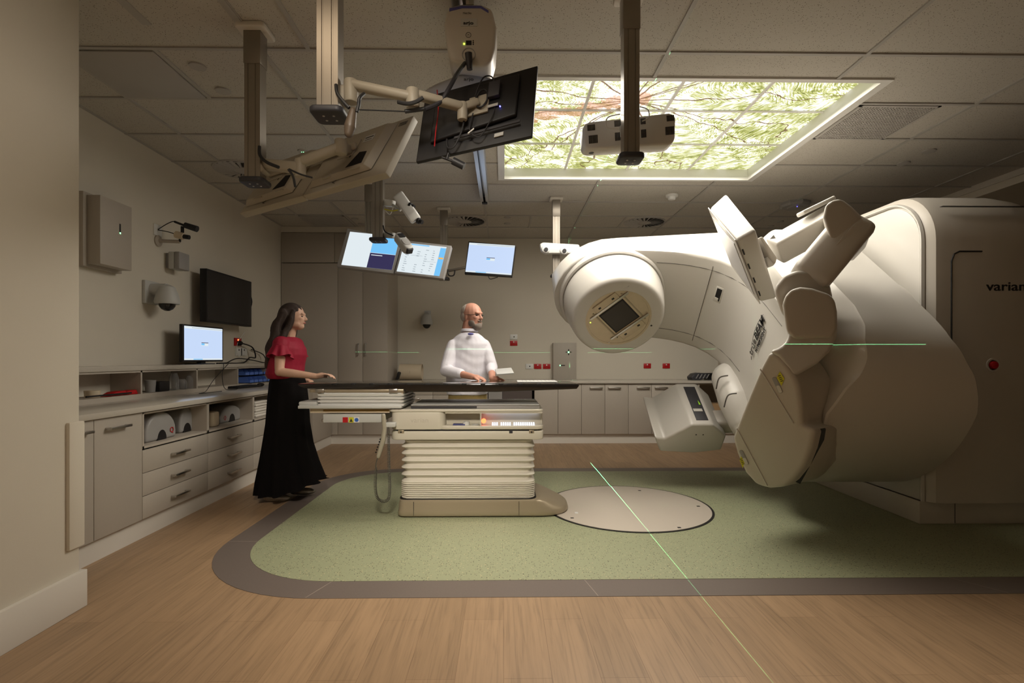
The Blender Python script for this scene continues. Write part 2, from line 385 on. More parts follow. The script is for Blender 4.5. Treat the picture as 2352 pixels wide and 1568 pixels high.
# backlit picture
m = mat('backlit_fern_picture', (0, 0, 0), .3); L = m.node_tree.links; b = m.node_tree.nodes['Principled BSDF']
g = N(m, 'ShaderNodeNewGeometry'); cc = PZ(1455, 235, 3.15)
dv = N(m, 'ShaderNodeVectorMath', operation='SUBTRACT'); L.new(g.outputs['Position'], dv.inputs[0]); dv.inputs[1].default_value = cc
sp = N(m, 'ShaderNodeSeparateXYZ'); L.new(dv.outputs[0], sp.inputs[0])
an = mathn(m, 'ARCTAN2', sp.outputs[1], sp.outputs[0]); ln = N(m, 'ShaderNodeVectorMath', operation='LENGTH'); L.new(dv.outputs[0], ln.inputs[0]); rr = ln.outputs['Value']
n1 = N(m, 'ShaderNodeTexNoise'); L.new(g.outputs['Position'], n1.inputs[0]); n1.inputs['Scale'].default_value = 2.2; n1.inputs['Detail'].default_value = 3
aw = mathn(m, 'ADD', an, mathn(m, 'MULTIPLY', mathn(m, 'SUBTRACT', n1.outputs[0], .5), .5))
def stems(k, ph, wd):
    s_ = mathn(m, 'ABSOLUTE', mathn(m, 'SINE', mathn(m, 'ADD', mathn(m, 'MULTIPLY', aw, k), ph)))
    return mathn(m, 'LESS_THAN', mathn(m, 'MULTIPLY', s_, rr), wd)
stem = mathn(m, 'MAXIMUM', stems(5.5, .35, .034), stems(3.5, 1.9, .020))
pc = N(m, 'ShaderNodeCombineXYZ'); L.new(mathn(m, 'ADD', mathn(m, 'MULTIPLY', rr, 60), mathn(m, 'MULTIPLY', mathn(m, 'ABSOLUTE', mathn(m, 'SINE', mathn(m, 'MULTIPLY', aw, 4.5))), 14)), pc.inputs[0]); L.new(mathn(m, 'MULTIPLY', mathn(m, 'MULTIPLY', aw, rr), 14), pc.inputs[1])
n2 = N(m, 'ShaderNodeTexNoise'); L.new(pc.outputs[0], n2.inputs[0]); n2.inputs['Scale'].default_value = 1.5; n2.inputs['Detail'].default_value = 3; n2.inputs['Distortion'].default_value = .4
n3 = N(m, 'ShaderNodeTexNoise'); L.new(g.outputs['Position'], n3.inputs[0]); n3.inputs['Scale'].default_value = 6; n3.inputs['Detail'].default_value = 8; n3.inputs['Roughness'].default_value = .7; n3.inputs['Distortion'].default_value = .8
lf = mathn(m, 'ADD', mathn(m, 'MULTIPLY', n2.outputs[0], .5), mathn(m, 'MULTIPLY', n3.outputs[0], .5))
glow = mathn(m, 'MULTIPLY', mathn(m, 'MAXIMUM', mathn(m, 'SUBTRACT', 1.0, rr), -.3), .045)
lf = mathn(m, 'ADD', lf, glow)
col = ramp(m, lf, [(.37, (.14, .16, .03)), (.44, (.40, .43, .10)), (.50, (.72, .73, .34)), (.545, (.93, .92, .80)), (.6, (.90, .93, 1.0))])
tr = mathn(m, 'MULTIPLY', mathn(m, 'LESS_THAN', mathn(m, 'ABSOLUTE', mathn(m, 'ADD', sp.outputs[1], mathn(m, 'ADD', mathn(m, 'MULTIPLY', sp.outputs[0], .36), mathn(m, 'MULTIPLY', mathn(m, 'SUBTRACT', n3.outputs[0], .5), .5)))), .085), mathn(m, 'LESS_THAN', sp.outputs[0], .12))
col = mixc(m, mathn(m, 'MULTIPLY', stem, .85), col, (.36, .17, .06)); col = mixc(m, mathn(m, 'MULTIPLY', tr, .75), col, (.50, .22, .10))
stg = mathn(m, 'MULTIPLY', mathn(m, 'ADD', 1.15, mathn(m, 'MULTIPLY', ramp(m, lf, [(.50, 0.0), (.62, 1.0)]), 1.0)), mathn(m, 'SUBTRACT', SKY, mathn(m, 'MULTIPLY', stem, .45)))
L.new(col, b.inputs['Emission Color']); L.new(stg, b.inputs['Emission Strength'])
PIC = m
ZP = HC + .10
t = thing('ceiling_picture', 'large backlit ceiling picture of fern fronds in a white frame', 'ceiling light panel', ((OX0 + OX1) / 2, (OY0 + OY1) / 2, HC))
FRM = mat('picture_frame', (.72, .71, .68), .35, var=.02)
boxes('frame', [(OX0 - .05, OX1 + .05, OY0 - .03, OY0 + .012, HC - .012, HC + .0999), (OX0 - .05, OX1 + .05, OY1 - .012, OY1 + .03, HC - .012, HC + .0999),
                (OX0 - .05, OX0 + .012, OY0 + .011, OY1 - .011, HC - .012, HC + .0999), (OX1 - .012, OX1 + .05, OY0 + .011, OY1 - .011, HC - .012, HC + .0999)], FRM, t)
pw, ph_ = (OX1 - OX0) / 4, (OY1 - OY0) / 3
for i in range(4):
    for j in range(3):
        box('picture_panel', OX0 + i * pw + .008, OX0 + (i + 1) * pw - .008, OY0 + j * ph_ + .008, OY0 + (j + 1) * ph_ - .008, ZP, ZP + .01, PIC, t)
boxes('grid_bar', [(OX0 + i * pw - .011, OX0 + i * pw + .011, OY0, OY1, ZP - .012, ZP + .012) for i in range(5)] + [(OX0, OX1, OY0 + j * ph_ - .011, OY0 + j * ph_ + .011, ZP - .011, ZP + .012) for j in range(4)], FRM, t)

# ceiling fittings
t = tag(box('access_panel', -2.66, -2.11, 3.20, 3.765, HC - .012, HC, mat('light_panel', (.42, .40, .38), .5), bevel=.002), 'unlit square flush light panel in the ceiling beside the left wall', 'ceiling panel')
def vent(loc0, loc1, label):
    x0, y0, x1, y1 = *loc0, *loc1
    t = thing('ceiling_grille', label, 'air grille', ((x0 + x1) / 2, (y0 + y1) / 2, HC))
    boxes('frame', [(x0, x1, y0, y0 + .02, HC - .012, HC), (x0, x1, y1 - .02, y1, HC - .012, HC), (x0, x0 + .02, y0, y1, HC - .012, HC), (x1 - .02, x1, y0, y1, HC - .012, HC)], GRID, t)
    box('backing', x0 + .01, x1 - .01, y0 + .01, y1 - .01, HC - .004, HC - .002, M['gap'], t)
    n = 26; bm = bmesh.new()
    for i in range(n):
        x = x0 + .02 + (x1 - x0 - .04) * i / n; y = y0 + .02 + (y1 - y0 - .04) * i / n
        addbox(bm, x, x + .011, y0 + .02, y1 - .02, HC - .010, HC - .006); addbox(bm, x0 + .02, x1 - .02, y, y + .011, HC - .0105, HC - .0065)
    bmobj('mesh_grid', bm, GRID, t)
vent((2.60, 3.80), (3.20, 4.39), 'square perforated air grille in the ceiling right of the lit picture')
vent((-2.66, 6.86), (-2.08, 7.42), 'square dark air grille in the ceiling above the tall cupboards')
def swirl(px, py, label, r=.27):
    p = PZ(px, py, HC); t = thing('swirl_diffuser', label, 'air diffuser', (p.x, p.y, HC))
    lathe('backing', (p.x, p.y, HC), (0, 0, -1), [(0, r), (.004, r), (.0045, 0)], M['gap'], t, n=40)
    bm = bmesh.new()
    for k in range(24):
        a = 2 * math.pi * k / 24; d = Vector((math.cos(a), math.sin(a), 0)); n_ = Vector((-d.y, d.x, 0)); c = Vector((p.x, p.y, HC - .008))
        i0, i1 = c + d * .09, c + d * (r - .01)
        hexa(bm, [i0 - n_ * .005 + Vector((0, 0, -.012)), i1 - n_ * .016 + Vector((0, 0, -.012)), i1 + n_ * .016, i0 + n_ * .005, i0 - n_ * .005 + Vector((0, 0, -.009)), i1 - n_ * .016 + Vector((0, 0, -.009)), i1 + n_ * .016 + Vector((0, 0, .003)), i0 + n_ * .005 + Vector((0, 0, .003))])
    bmobj('blades', bm, GRID, t)
    lathe('hub', (p.x, p.y, HC - .004), (0, 0, -1), [(0, .095), (.01, .09), (.012, 0)], GRID, t, n=28)
    lathe('rim', (p.x, p.y, HC), (0, 0, -1), [(0, r + .01), (.012, r + .005), (.012, r - .01), (.002, r - .012)], GRID, t, n=40)
swirl(1068, 507, 'round swirl air diffuser in the ceiling above the small wall monitor')
swirl(1480, 510, 'round swirl air diffuser in the ceiling above the machine arm')
swirl(560, 390, 'round swirl air diffuser partly hidden by the left ceiling post')
def spot(px, py, label, r=.045):
    p = PZ(px, py, HC); tag(lathe('ceiling_disc', (p.x, p.y, HC), (0, 0, -1), [(0, r), (.01, r * .98), (.012, r * .7), (.012, 0)], GRID, n=28), label, 'ceiling disc', 'flush round discs in the ceiling')
spot(454, 151, 'flush round ceiling disc nearest the left wall, at the front', .05); spot(512, 207, 'flush round ceiling disc just left of the left post', .05)
spot(2134, 346, 'flush round ceiling disc behind the right air grille, nearer one', .055); spot(2075, 374, 'flush round ceiling disc behind the right air grille, farther one', .055)
spot(815, 502, 'flush round ceiling disc beside the dark grille, nearer one'); spot(830, 514, 'flush round ceiling disc beside the dark grille, farther one')
spot(1165, 499, 'flush round ceiling disc above the wall monitor, nearer one'); spot(1165, 513, 'flush round ceiling disc above the wall monitor, farther one')
spot(1792, 508, 'flush round ceiling disc seen behind the detector arm, nearer one'); spot(1770, 519, 'flush round ceiling disc seen behind the detector arm, farther one')
p = PZ(1543, 448, HC); t = thing('smoke_detector', 'white round smoke detector on the ceiling behind the lit picture', 'smoke detector', p)
lathe('base', p, (0, 0, -1), [(0, .07), (.018, .068), (.02, .045)], M['white'], t); lathe('head', p, (0, 0, -1), [(.018, .045), (.05, .04), (.055, .025), (.058, 0)], M['white'], t)
p = PZ(1826, 466, HC); t = thing('wireless_access_point', 'flat white ceiling box with a tiny blue light', 'access point', p)
lathe('body', p, (0, 0, -1), [(0, .17), (.03, .175), (.05, .15), (.055, .09), (.06, .085), (.062, 0)], M['grey'], t, n=8, ang=20)
p2 = PZ(1831, 474, HC - .062); lathe('led', p2, (0, 0, -1), [(0, .005), (.004, .004)], M['led_blue'], t, n=8)
p = PZ(695, 346, HC); t = thing('sensor', 'tiny ceiling sensor with two green lights above the twin monitors', 'sensor', p)
lathe('body', p, (0, 0, -1), [(0, .045), (.01, .04), (.012, 0)], GRID, t)
for dx in (-.008, .008): lathe('led', (p.x + dx, p.y, p.z - .011), (0, 0, -1), [(0, .004), (.003, .003)], M['led_green'], t, n=8)

# ------------------------------------------------------------------ fitted furniture
def frame_left(): return lambda a0, a1, b0, b1, z0, z1: (-2.40 - b1, -2.40 - b0, a0, a1, z0, z1)     # front faces +x
def frame_back(): return lambda a0, a1, b0, b1, z0, z1: (a0, a1, 7.42 + b0, 7.42 + b1, z0, z1)       # front faces -y
FL, FB = frame_left(), frame_back()
def bx(name, f, a, m, parent, bevel=0): return box(name, *f(*a), m, parent, bevel)
def handle(f, a, z, parent, w=.18, vert=False):
    bm = bmesh.new()
    if vert: L_ = [(a - .006, a + .006, -.035, -.025, z - w / 2, z + w / 2)] + [(a - .006, a + .006, -.03, 0, z + s * (w / 2 - .012) - .006, z + s * (w / 2 - .012) + .006) for s in (-1, 1)]
    else: L_ = [(a - w / 2, a + w / 2, -.040, -.026, z - .008, z + .008)] + [(a + s * (w / 2 - .008) - .008, a + s * (w / 2 - .008) + .008, -.03, 0, z - .006, z + .006) for s in (-1, 1)]
    for q in L_: addbox(bm, *f(*q))
    return bmobj('handle', bm, M['metal'], parent, .0025, 2)
def cabinet(f, label, a0, a1, depth, fronts, niche=None, z0=.135, z1=.845, name='base_cabinet', cat='cabinet', group=None):
    c = f((a0 + a1) / 2, (a0 + a1) / 2, depth / 2, depth / 2, z0, z0); t = thing(name, label, cat, (c[0], c[2], z0), group)
    T = .016; e = .02
    L_ = [(a0 + .001, a0 + T, e, depth, z0, z1), (a1 - T, a1 - .001, e, depth, z0, z1), (a0, a1, e, depth, z0, z0 + T), (a0, a1, e, depth, z1 - T, z1), (a0, a1, depth - .01, depth, z0, z1)]
    if niche: L_ += [(a0, a1, e, depth, niche[0] - T, niche[0]), (a0 + .001, a0 + T, .0, e, niche[0] - T, z1), (a1 - T, a1 - .001, .0, e, niche[0] - T, z1), (a0, a1, 0, e, niche[0] - T, niche[0]), (a0, a1, 0, e, z1 - .008, z1)]
    boxes('carcass', [f(*q) for q in L_], M['cabin'], t)
    for q in fronts:
        kind, x0, x1, y0, y1, hd = q
        d = bx(kind, f, (x0 + .0022, x1 - .0022, 0, .018, y0 + .0022, y1 - .0022), M['cab'], t, .001)
        if hd:
            if hd == 'd': handle(f, (x0 + x1) / 2, (y0 + y1) / 2, d)
            else: handle(f, hd[0], hd[1], d, vert=len(hd) > 2)
    return t
YL = [2.70, 3.124, 3.538, 4.314, 5.09, 5.87, 6.65, 7.40]
cabinet(FL, 'left base cabinet with two plain doors, next to the near wall end', YL[0], YL[2], .68, [('door', YL[0], YL[1], .135, .85, (2.99, .785)), ('door', YL[1], YL[2], .135, .85, (3.30, .785))])
for i, lb in ((2, 'left base cabinet with three drawers under a shelf holding grey domes'), (3, 'left base cabinet with three drawers under a shelf with a cream box'), (4, 'left base cabinet with drawers under the towel shelf, by the woman')):
    zs = [.135, .288, .442, .597]
    cabinet(FL, lb, YL[i], YL[i + 1], .68, [('drawer', YL[i], YL[i + 1], zs[k], zs[k + 1], 'd') for k in range(3)], niche=(.622, .84))
cabinet(FL, 'left base cabinet hidden mostly behind the woman', YL[5], YL[6], .68, [('door', YL[5], YL[6], .135, .85, None)])
cabinet(FL, 'last left base cabinet with one plain wide front, by the corner', YL[6], YL[7], .68, [('door', YL[6], YL[7], .135, .85, None)])
st(box('baseboard_left', -2.50, -2.43, 2.62, 7.47, 0, .135, M['trim']))
tag(box('left_worktop', XL, -2.38, 2.615, 7.40, .852, .888, M['top'], bevel=.002), 'long pale worktop running along the left wall', 'worktop')
# ledge with open pigeonholes
XS = -2.88; t = thing('pigeonhole_ledge', 'long raised ledge with open pigeonholes along the left wall', 'shelf unit', (-3.0, 5, .888))
box('ledge_top', XL, XS + .012, 2.6, 7.41, 1.112, 1.149, M['top'], t, .002); box('sill', XL, XS, 2.6, 7.41, .888, .925, M['cabin'], t)
box('rail', XS - .02, XS, 2.6, 7.41, 1.096, 1.112, M['cabin'], t)
for y in (4.235, 4.995, 5.755, 6.5): box('divider', XL, XS, y - .009, y + .009, .925, 1.112, M['cabin'], t)
# tall cupboards
X = lambda px: XY(px, 7.42)
TX = [XL + .005, X(768), X(776), X(833.5), X(890)]
t = cabinet(FB, 'tall dark fitted cupboard with full height doors in the back left corner', TX[0], TX[4], .70,
  [('door', TX[0], TX[2], .135, 2.54, None), ('door', TX[2], TX[3], .135, 2.54, (X(823.7), 1.33, 1)), ('door', TX[3], TX[4], .135, 2.54, (X(840.5), 1.33, 1)), ('door', TX[0], TX[1], 2.545, 2.965, None), ('door', TX[1], TX[4], 2.545, 2.965, None)], z1=2.97, name='tall_cupboard', cat='cupboard')
st(box('trim_8', XL, TX[4], 7.43, YB, 2.972, HC, M['wall']))
def backcab(lb, x0, x1, fr, **k): cabinet(FB, lb, x0, x1, .69, fr, **k)
x = [X(p) for p in (891, 994, 1120)]
backcab('back base cabinet of drawers just right of the tall cupboard', x[0], x[1], [('drawer', x[0], x[1], .69, .85, (X(951), .64)), ('drawer', x[0], x[1], .135, .69, None)])
backcab('back base cabinet of drawers seen behind the man', x[1], x[2], [('drawer', x[1], x[2], .69, .85, (X(1042), .64)), ('drawer', x[1], x[2], .135, .69, None)])
x = [X(p) for p in (1120, 1154, 1224)]
t = thing('under_counter_infill', 'dark fronted infill in the gap under the back worktop', 'appliance', ((x[0] + x[2]) / 2, 7.6, .135))  # dark panels closing the gap between the base cabinets
box('body', x[0] + .01, x[2] - .01, 7.50, 8.08, .135, .83, M['dark'], t, .004); box('door', x[0] + .01, x[1] - .003, 7.47, 7.50, .14, .82, M['grey'], t); box('door', x[1] + .003, x[2] - .01, 7.47, 7.50, .14, .82, mat('brown_grey', (.10, .08, .075), .5), t)
px = [1227.6, 1281.4, 1335.6, 1389.2, 1443.2, 1496.8, 1550.5, 1604]
for i, lb in enumerate(('first pair of plain doors right of the dark infill, under the back worktop', 'back base cabinet below the laser unit, its right door with a bar handle', 'back base cabinet with two bar handled doors close together, mid right')):
    a = [X(p) for p in px[2 * i:2 * i + 3]]
    hs = [(None, None), (None, None), (None, None)]
    fr = []
    for k in range(2):
        hx = {3: 1369, 4: 1411, 5: 1477, 6: 1518}.get(2 * i + k + (0)) if i else None
        hx = {2: 1369, 3: 1411, 4: 1477, 5: 1518}.get(2 * i + k)
        fr.append(('door', a[k], a[k + 1], .135, .85, (X(hx), .792) if hx else None))
    backcab(lb, a[0], a[2], fr)
a = [X(1550.5), X(1604), X(1657)]
backcab('back base cabinet partly hidden behind the machine source head', a[0], a[1], [('door', a[0], a[1], .135, .85, None)], group=None)
backcab('open dark shelf bay under the back worktop beside the machine', a[1], X(1800), [], niche=(.35, .84))
st(box('baseboard_back', -2.47, X(1800), 7.466, 7.50, 0, .135, M['trim']))
tag(box('back_worktop', X(891.5), X(1800), 7.39, YB, .852, .886, M['top'], bevel=.002), 'long pale worktop along the back wall', 'worktop')
tag(box('cardboard_box', X(1640), X(1700), 7.55, 7.8, .352, .55, M['wood_box']), 'brown cardboard box in the open bay beside the machine', 'box')
# ------------------------------------------------------------------ left wall things
def wbox(name, px0, px1, py0, py1, X0_, dep, m, parent=None, bevel=.002):   # box on the left wall facing +x, seen corner pixels on its front face
    a, b_ = PX(px0, py0, X0_ + dep), PX(px1, py1, X0_ + dep); return box(name, X0_, X0_ + dep, a.y, b_.y, b_.z if b_.z < a.z else a.z, max(a.z, b_.z), m, parent, bevel)
t = thing('laser_cabinet', 'grey metal wall box with a narrow slot, high on the left wall', 'laser box', (XL, 3.9, 1.75))
p, q = PX(224, 447, XL + .13), PX(297, 457, XL + .13)
z0, z1 = PX(224, 605, XL + .13).z, p.z
box('back_plate', XL, XL + .05, p.y - .03, q.y + .03, z0 - .02, z1 + .02, M['cab'], t, .002); box('cover', XL + .05, XL + .15, p.y, q.y, z0, z1, M['cab'], t, .004)
s = PX(276, 514, XL + .151); s2 = PX(276, 537, XL + .151)
box('slot', XL + .149, XL + .1515, s.y - .007, s.y + .007, s2.z, s.z, M['black'], t); box('laser_light', XL + .1515, XL + .152, s.y - .006, s.y + .006, s2.z, s2.z + .012, M['led_green'], t)
# camera and microphone on bracket
p = PX(355, 524, XL); tag(box('cable_plate', XL, XL + .01, p.y - .02, p.y + .09, p.z - .06, p.z + .04, M['white'], bevel=.003), 'white cable outlet plate behind the wall microphone', 'wall plate')
b0 = PX(362, 553, XL); t = thing('camera_bracket', 'round based wall bracket arm carrying a small camera and microphone', 'bracket', b0)
lathe('wall_flange', b0, (1, 0, 0), [(0, .05), (.012, .05), (.02, .02), (.05, .016)], M['cab'], t); Yb_ = b0.y
e0 = P(413, 555, Yb_ + .02); cyl('arm', b0 + Vector((.02, 0, 0)), e0, .016, M['cab'], t)
t = thing('wall_camera', 'small cream box camera with a black lens on the wall bracket', 'camera', P(414, 541, Yb_))
c0, c1 = P(404, 538, Yb_), P(422, 543, Yb_); cyl('body', c0, c1, .032, M['cream'], t, 12); cyl('lens', c1, P(435, 545, Yb_), .02, M['black'], t); cyl('mount', P(414, 543, Yb_), e0, .010, M['black'], t); tube('cable', [P(363, 528, Yb_ - .02), P(385, 532, Yb_), c0], .004, M['black'], t)
t = thing('shotgun_microphone', 'black foam covered microphone above the small wall camera', 'microphone', P(430, 520, Yb_))
cyl('foam_cover', P(425, 517, Yb_), P(453, 526, Yb_), .026, M['rubber'], t, 16, .028); cyl('tube', P(401, 509, Yb_), P(427, 519, Yb_), .010, M['black'], t); cyl('stem', P(419, 520, Yb_), P(419, 534, Yb_), .014, M['black'], t)
tube('cable', [P(363, 527, Yb_ - .02), P(380, 516, Yb_), P(395, 509, Yb_), P(403, 509, Yb_)], .004, M['black'], t)
# loudspeaker
p = PX(393, 600, XL + .03); t = thing('wall_speaker', 'small white and grey box loudspeaker on the left wall', 'loudspeaker', p)
q0, q1 = P(393, 580, p.y), P(421, 619, p.y)
box('bracket', XL, XL + .04, p.y - .03, p.y + .03, q1.z + .01, q0.z - .01, M['grey'], t)
box('body', XL + .04, q1.x - .05, p.y - .06, p.y + .10, q1.z, q0.z, M['lgrey'], t, .008); box('grille', q1.x - .05, q1.x, p.y - .06, p.y + .10, q1.z, q0.z, M['grey'], t, .008)
# dome cameras
def dome(px, py, Y, onleft, label, s=1):
    c = P(px, py, Y); t = thing('dome_camera', label, 'security camera', c)
    if onleft: box('wall_plate', XL, XL + .03, Y - .09, Y + .10, c.z + .0, c.z + .20, M['lgrey'], t, .006); cyl('arm', (XL, Y, c.z + .13), (c.x, Y, c.z + .13), .05, M['lgrey'], t)
    else: box('wall_plate', c.x - .05, c.x + .05, YB - .02, YB, c.z + .10, c.z + .22, M['lgrey'], t, .006); cyl('arm', (c.x, YB, c.z + .17), (c.x, Y, c.z + .15), .035, M['lgrey'], t)
    lathe('housing', c, (0, 0, 1), [(0, .095 * s), (.02, .10 * s), (.09, .085 * s), (.15, .06 * s), (.17, .02)], M['lgrey'], t, 28)
    lathe('lens_dome', c, (0, 0, -1), [(-.004, .065 * s), (.02, .062 * s), (.045, .045 * s), (.06, .02 * s), (.062, 0)], M['glass'], t, 24)
dome(384, 698, XL * 0 + PX(384, 698, XL + .16).y, True, 'white dome camera on the left wall beside the dark television')
dome(980, 745, YB - .11, False, 'small white dome camera on the back wall left of the man', .95)
# television
p, q = PX(475, 616, XL + .17), PX(578, 646, XL + .17); zb = PX(475, 738, XL + .17).z
t = thing('television', 'large dark television switched off on the left wall', 'television', (XL + .1, (p.y + q.y) / 2, zb))
box('bracket', XL + .002, XL + .10, p.y + .2, q.y - .25, zb + .1, p.z - .15, M['black'], t); box('screen', XL + .10, XL + .17, p.y, q.y, zb, p.z, M['black'], t, .004)
box('display', XL + .1695, XL + .1708, p.y + .015, q.y - .015, zb + .02, p.z - .015, M['glass'], t); tube('cable', [(XL + .12, q.y, zb + .45), (XL + .14, q.y + .07, zb + .3), (XL + .12, q.y - .02, zb + .1)], .006, M['black'], t)
# monitor on ledge
def screen_ui(parent, org, ex, ey, items, n):   # org lower left, ex, ey full edge vectors, n towards viewer
    for nm, u0, u1, v0, v1, mm, l in items:
        pts = [org + ex * u + ey * v + n * l for u, v in ((u0, v0), (u1, v0), (u1, v1), (u0, v1))]
        prism(nm, pts, n * .0008, mm, parent)
DESK = [('display', 0, 1, 0, 1, M['scr_blue'], 0), ('task_bar', 0, 1, 0, .045, M['scr_white'], .001), ('task_icons', .22, .45, .008, .035, M['scr_sky'], .002), ('browser_bar', 0, 1, .93, 1, M['scr_white'], .001), ('address_line', .18, 1, .955, .965, M['scr_ink'], .002),
        ('picture_tile', .42, .60, .43, .53, M['scr_white'], .001), ('tile_heading', .42, .60, .515, .535, M['scr_navy'], .002), ('tile_picture', .42, .50, .45, .51, M['scr_sky'], .002)]
t = thing('desk_monitor', 'black monitor with a bright pale blue screen on the ledge', 'monitor', (-2.97, 5, 1.149))
BLc, BRc, TLc = PX(421, 829, -2.93), PX(512, 829, -2.90), PX(414, 745, -2.93)
ex = BRc - BLc; ey = Vector((0, 0, TLc.z - BLc.z)); ex.z = 0; n_ = ex.normalized().cross(Vector((0, 0, 1))) 
cc = BLc + ex / 2 + ey / 2; t.location = (cc.x, cc.y, 1.149)
obox('case', cc - n_ * .018, ex * .51, ey * .525, n_ * .017, M['black'], t, .004); screen_ui(t, BLc + ex * .02 + ey * .03, ex * .96, ey * .95, DESK, n_)
obox('stand', Vector((cc.x - .03, cc.y, (BLc.z + 1.149) / 2)), (.02, 0, 0), (0, .04, 0), (0, 0, (BLc.z - 1.149) / 2), M['black'], t); box('foot', cc.x - .12, cc.x + .04, cc.y - .12, cc.y + .12, 1.149, 1.158, M['black'], t, .003)
# sockets on left wall
def socket_left(px, py, m_, label, w_=.075, led=True):
    p = PX(px, py, XL); t = thing('wall_socket', label, 'socket', p)
    box('plate', XL, XL + .01, p.y - w_, p.y + w_, p.z - .045, p.z + .045, m_, t, .002)
    if led: box('switch', XL + .01, XL + .013, p.y - .01, p.y + .01, p.z + .015, p.z + .032, M['led_red'] if led == 'r' else M['black'], t)
    return p
sp_ = socket_left(545, 785, M['red'], 'red power socket with a plug in it, above the ledge', .08, 'r')
socket_left(547, 808, M['white'], 'white wall socket below the red socket'); socket_left(559, 808, M['white'], 'white double wall socket right of the lower one')
tag(lathe('power_plug', sp_ + Vector((.01, .0, -.015)), (1, 0, 0), [(0, .03), (.035, .026), (.05, .015)], M['black']), 'round black plug in the red socket', 'plug')
zl = 1.149 + .006
Yc = sp_.y
tag(tube('power_cable', [sp_ + Vector((.05, 0, -.015)), (XL + .08, Yc + .2, sp_.z - .06), (XL + .1, Yc + .24, sp_.z - .18), (XL + .12, Yc + .05, zl + .06), (XL + .14, Yc - .15, zl), (XL + .12, Yc - .5, zl), (XL + .14, Yc - .7, zl)], .008, M['black']), 'thick black power cable looping from the red socket onto the ledge', 'cable')
tag(tube('signal_cable', [(XL + .02, Yc + .3, zl + .16), (XL + .05, Yc + .55, zl + .10), (XL + .1, Yc + .5, zl), (XL + .13, Yc + .1, zl + .03), (XL + .15, Yc - .3, zl + .05), (XL + .16, Yc - .55, zl)], .006, M['black']), 'thin black cable coiled on the ledge under the sockets', 'cable')
tag(tube('white_cable', [(XL + .03, Yc + .12, 1.52), (XL + .02, Yc - .02, 1.40), (XL + .02, Yc - .05, 1.28), (XL + .04, Yc + .05, zl + .02)], .003, M['white']), 'thin pale cable hanging from the television to the ledge', 'cable')
# keyboard, mouse
wz = .888
p = PZ(560, 888, wz + .01); t = thing('keyboard', 'black keyboard on the left worktop', 'keyboard', (p.x, p.y, wz))
obox('body', Vector((p.x, p.y, wz + .011)), Vector((.07, .0, 0)), Vector((0.02, .22, 0)), (0, 0, .010), M['black'], t, .004)
bm = bmesh.new()
for i in range(14):
    for j in range(5): cx, cy = p.x - .052 + j * .026, p.y - .2 + i * .030 + .0; addbox(bm, cx - .010, cx + .010, cy - .012, cy + .012, wz + .02, wz + .026)
bmobj('keys', bm, M['rubber'], t)
p = PZ(591, 884, wz + .02); b_ = Blob(); b_.ell((p.x, p.y + .08, wz + .02), (.035, .06, .02)); tag(b_.done('computer_mouse', M['black'], None, .004, 1), 'black mouse at the right end of the keyboard', 'mouse')
tag(tube('keyboard_cable', [(-2.9, 5.6, 1.154), (-2.855, 5.5, 1.145), (-2.835, 5.2, 1.0), (-2.80, 5.0, .90), (-2.72, 4.75, .894), (-2.7, 4.95, .893), (-2.68, 5.05, .895)], .003, M['black']), 'thin black keyboard cable draped from the ledge to the worktop', 'cable')
tag(tube('mouse_cable', [(-2.92, 5.45, 1.155), (-2.857, 5.42, 1.148), (-2.835, 5.35, 1.02), (-2.78, 5.3, .905), (-2.70, 5.32, .894), (-2.66, 5.30, .90)], .003, M['black']), 'second thin cable draped from ledge to keyboard end', 'cable')
# things in pigeonholes (bottom z .925)
zn = .926
def pz(px, X_): return PX(px, HZ + 40, X_).y
y = pz(215, -2.96); tag(lathe('tape_roll', (-2.97, y, zn), (0, 0, 1), [(0, .045), (.05, .05), (.05, .02), (.0, .02)], M['cream']), 'cream roll in the first pigeonhole behind the red tools', 'roll')
for px, l_, lb in ((262, .10, 'red plastic wedge tool in the first pigeonhole, left'), (290, .09, 'red plastic wedge tool in the first pigeonhole, right')):
    y = pz(px, -2.93); prism('red_tool', [(-2.90, y - l_, zn), (-2.90, y + l_, zn), (-2.90, y + l_ * .8, zn + .035), (-2.90, y - l_ * .2, zn + .03)], (-.07, 0, 0), M['red'], bevel=.004)
    o = C.objects[-1]; tag(o, lb, 'tool')
tag(cyl('black_rod', (-2.885, pz(196, -2.89), zn + .015), (-2.885, pz(300, -2.89), zn + .015), .006, M['black']), 'long thin black rod lying in front of the red tools', 'rod')
y = pz(348, -2.94); tag(lathe('grey_beaker', (-2.95, y, zn), (0, 0, 1), [(0, .035), (.10, .042), (.10, .038), (.005, .03)], M['grey']), 'grey beaker at the left of the second pigeonhole', 'beaker')
y = pz(371, -2.93); t = tag(box('black_tub', -3.0, -2.90, y - .07, y + .07, zn, zn + .085, M['black'], bevel=.01), 'black tub with silver rim in the second pigeonhole', 'tub')
for px, r_, h_, lb in ((402, .04, .15, 'tall clear plastic bottle in the second pigeonhole'), (420, .045, .09, 'clear round pot left of the rightmost clear tub'), (440, .05, .12, 'rightmost clear plastic tub in the second pigeonhole')):
    y = pz(px, -2.94); tag(lathe('clear_container', (-2.95, y, zn), (0, 0, 1), [(0, r_), (h_ * .7, r_ * .95), (h_, r_ * .6), (h_ - .002, r_ * .55), (h_ * .7, r_ * .88), (.004, r_ * .9)], M['clear'], n=20), lb, 'container')
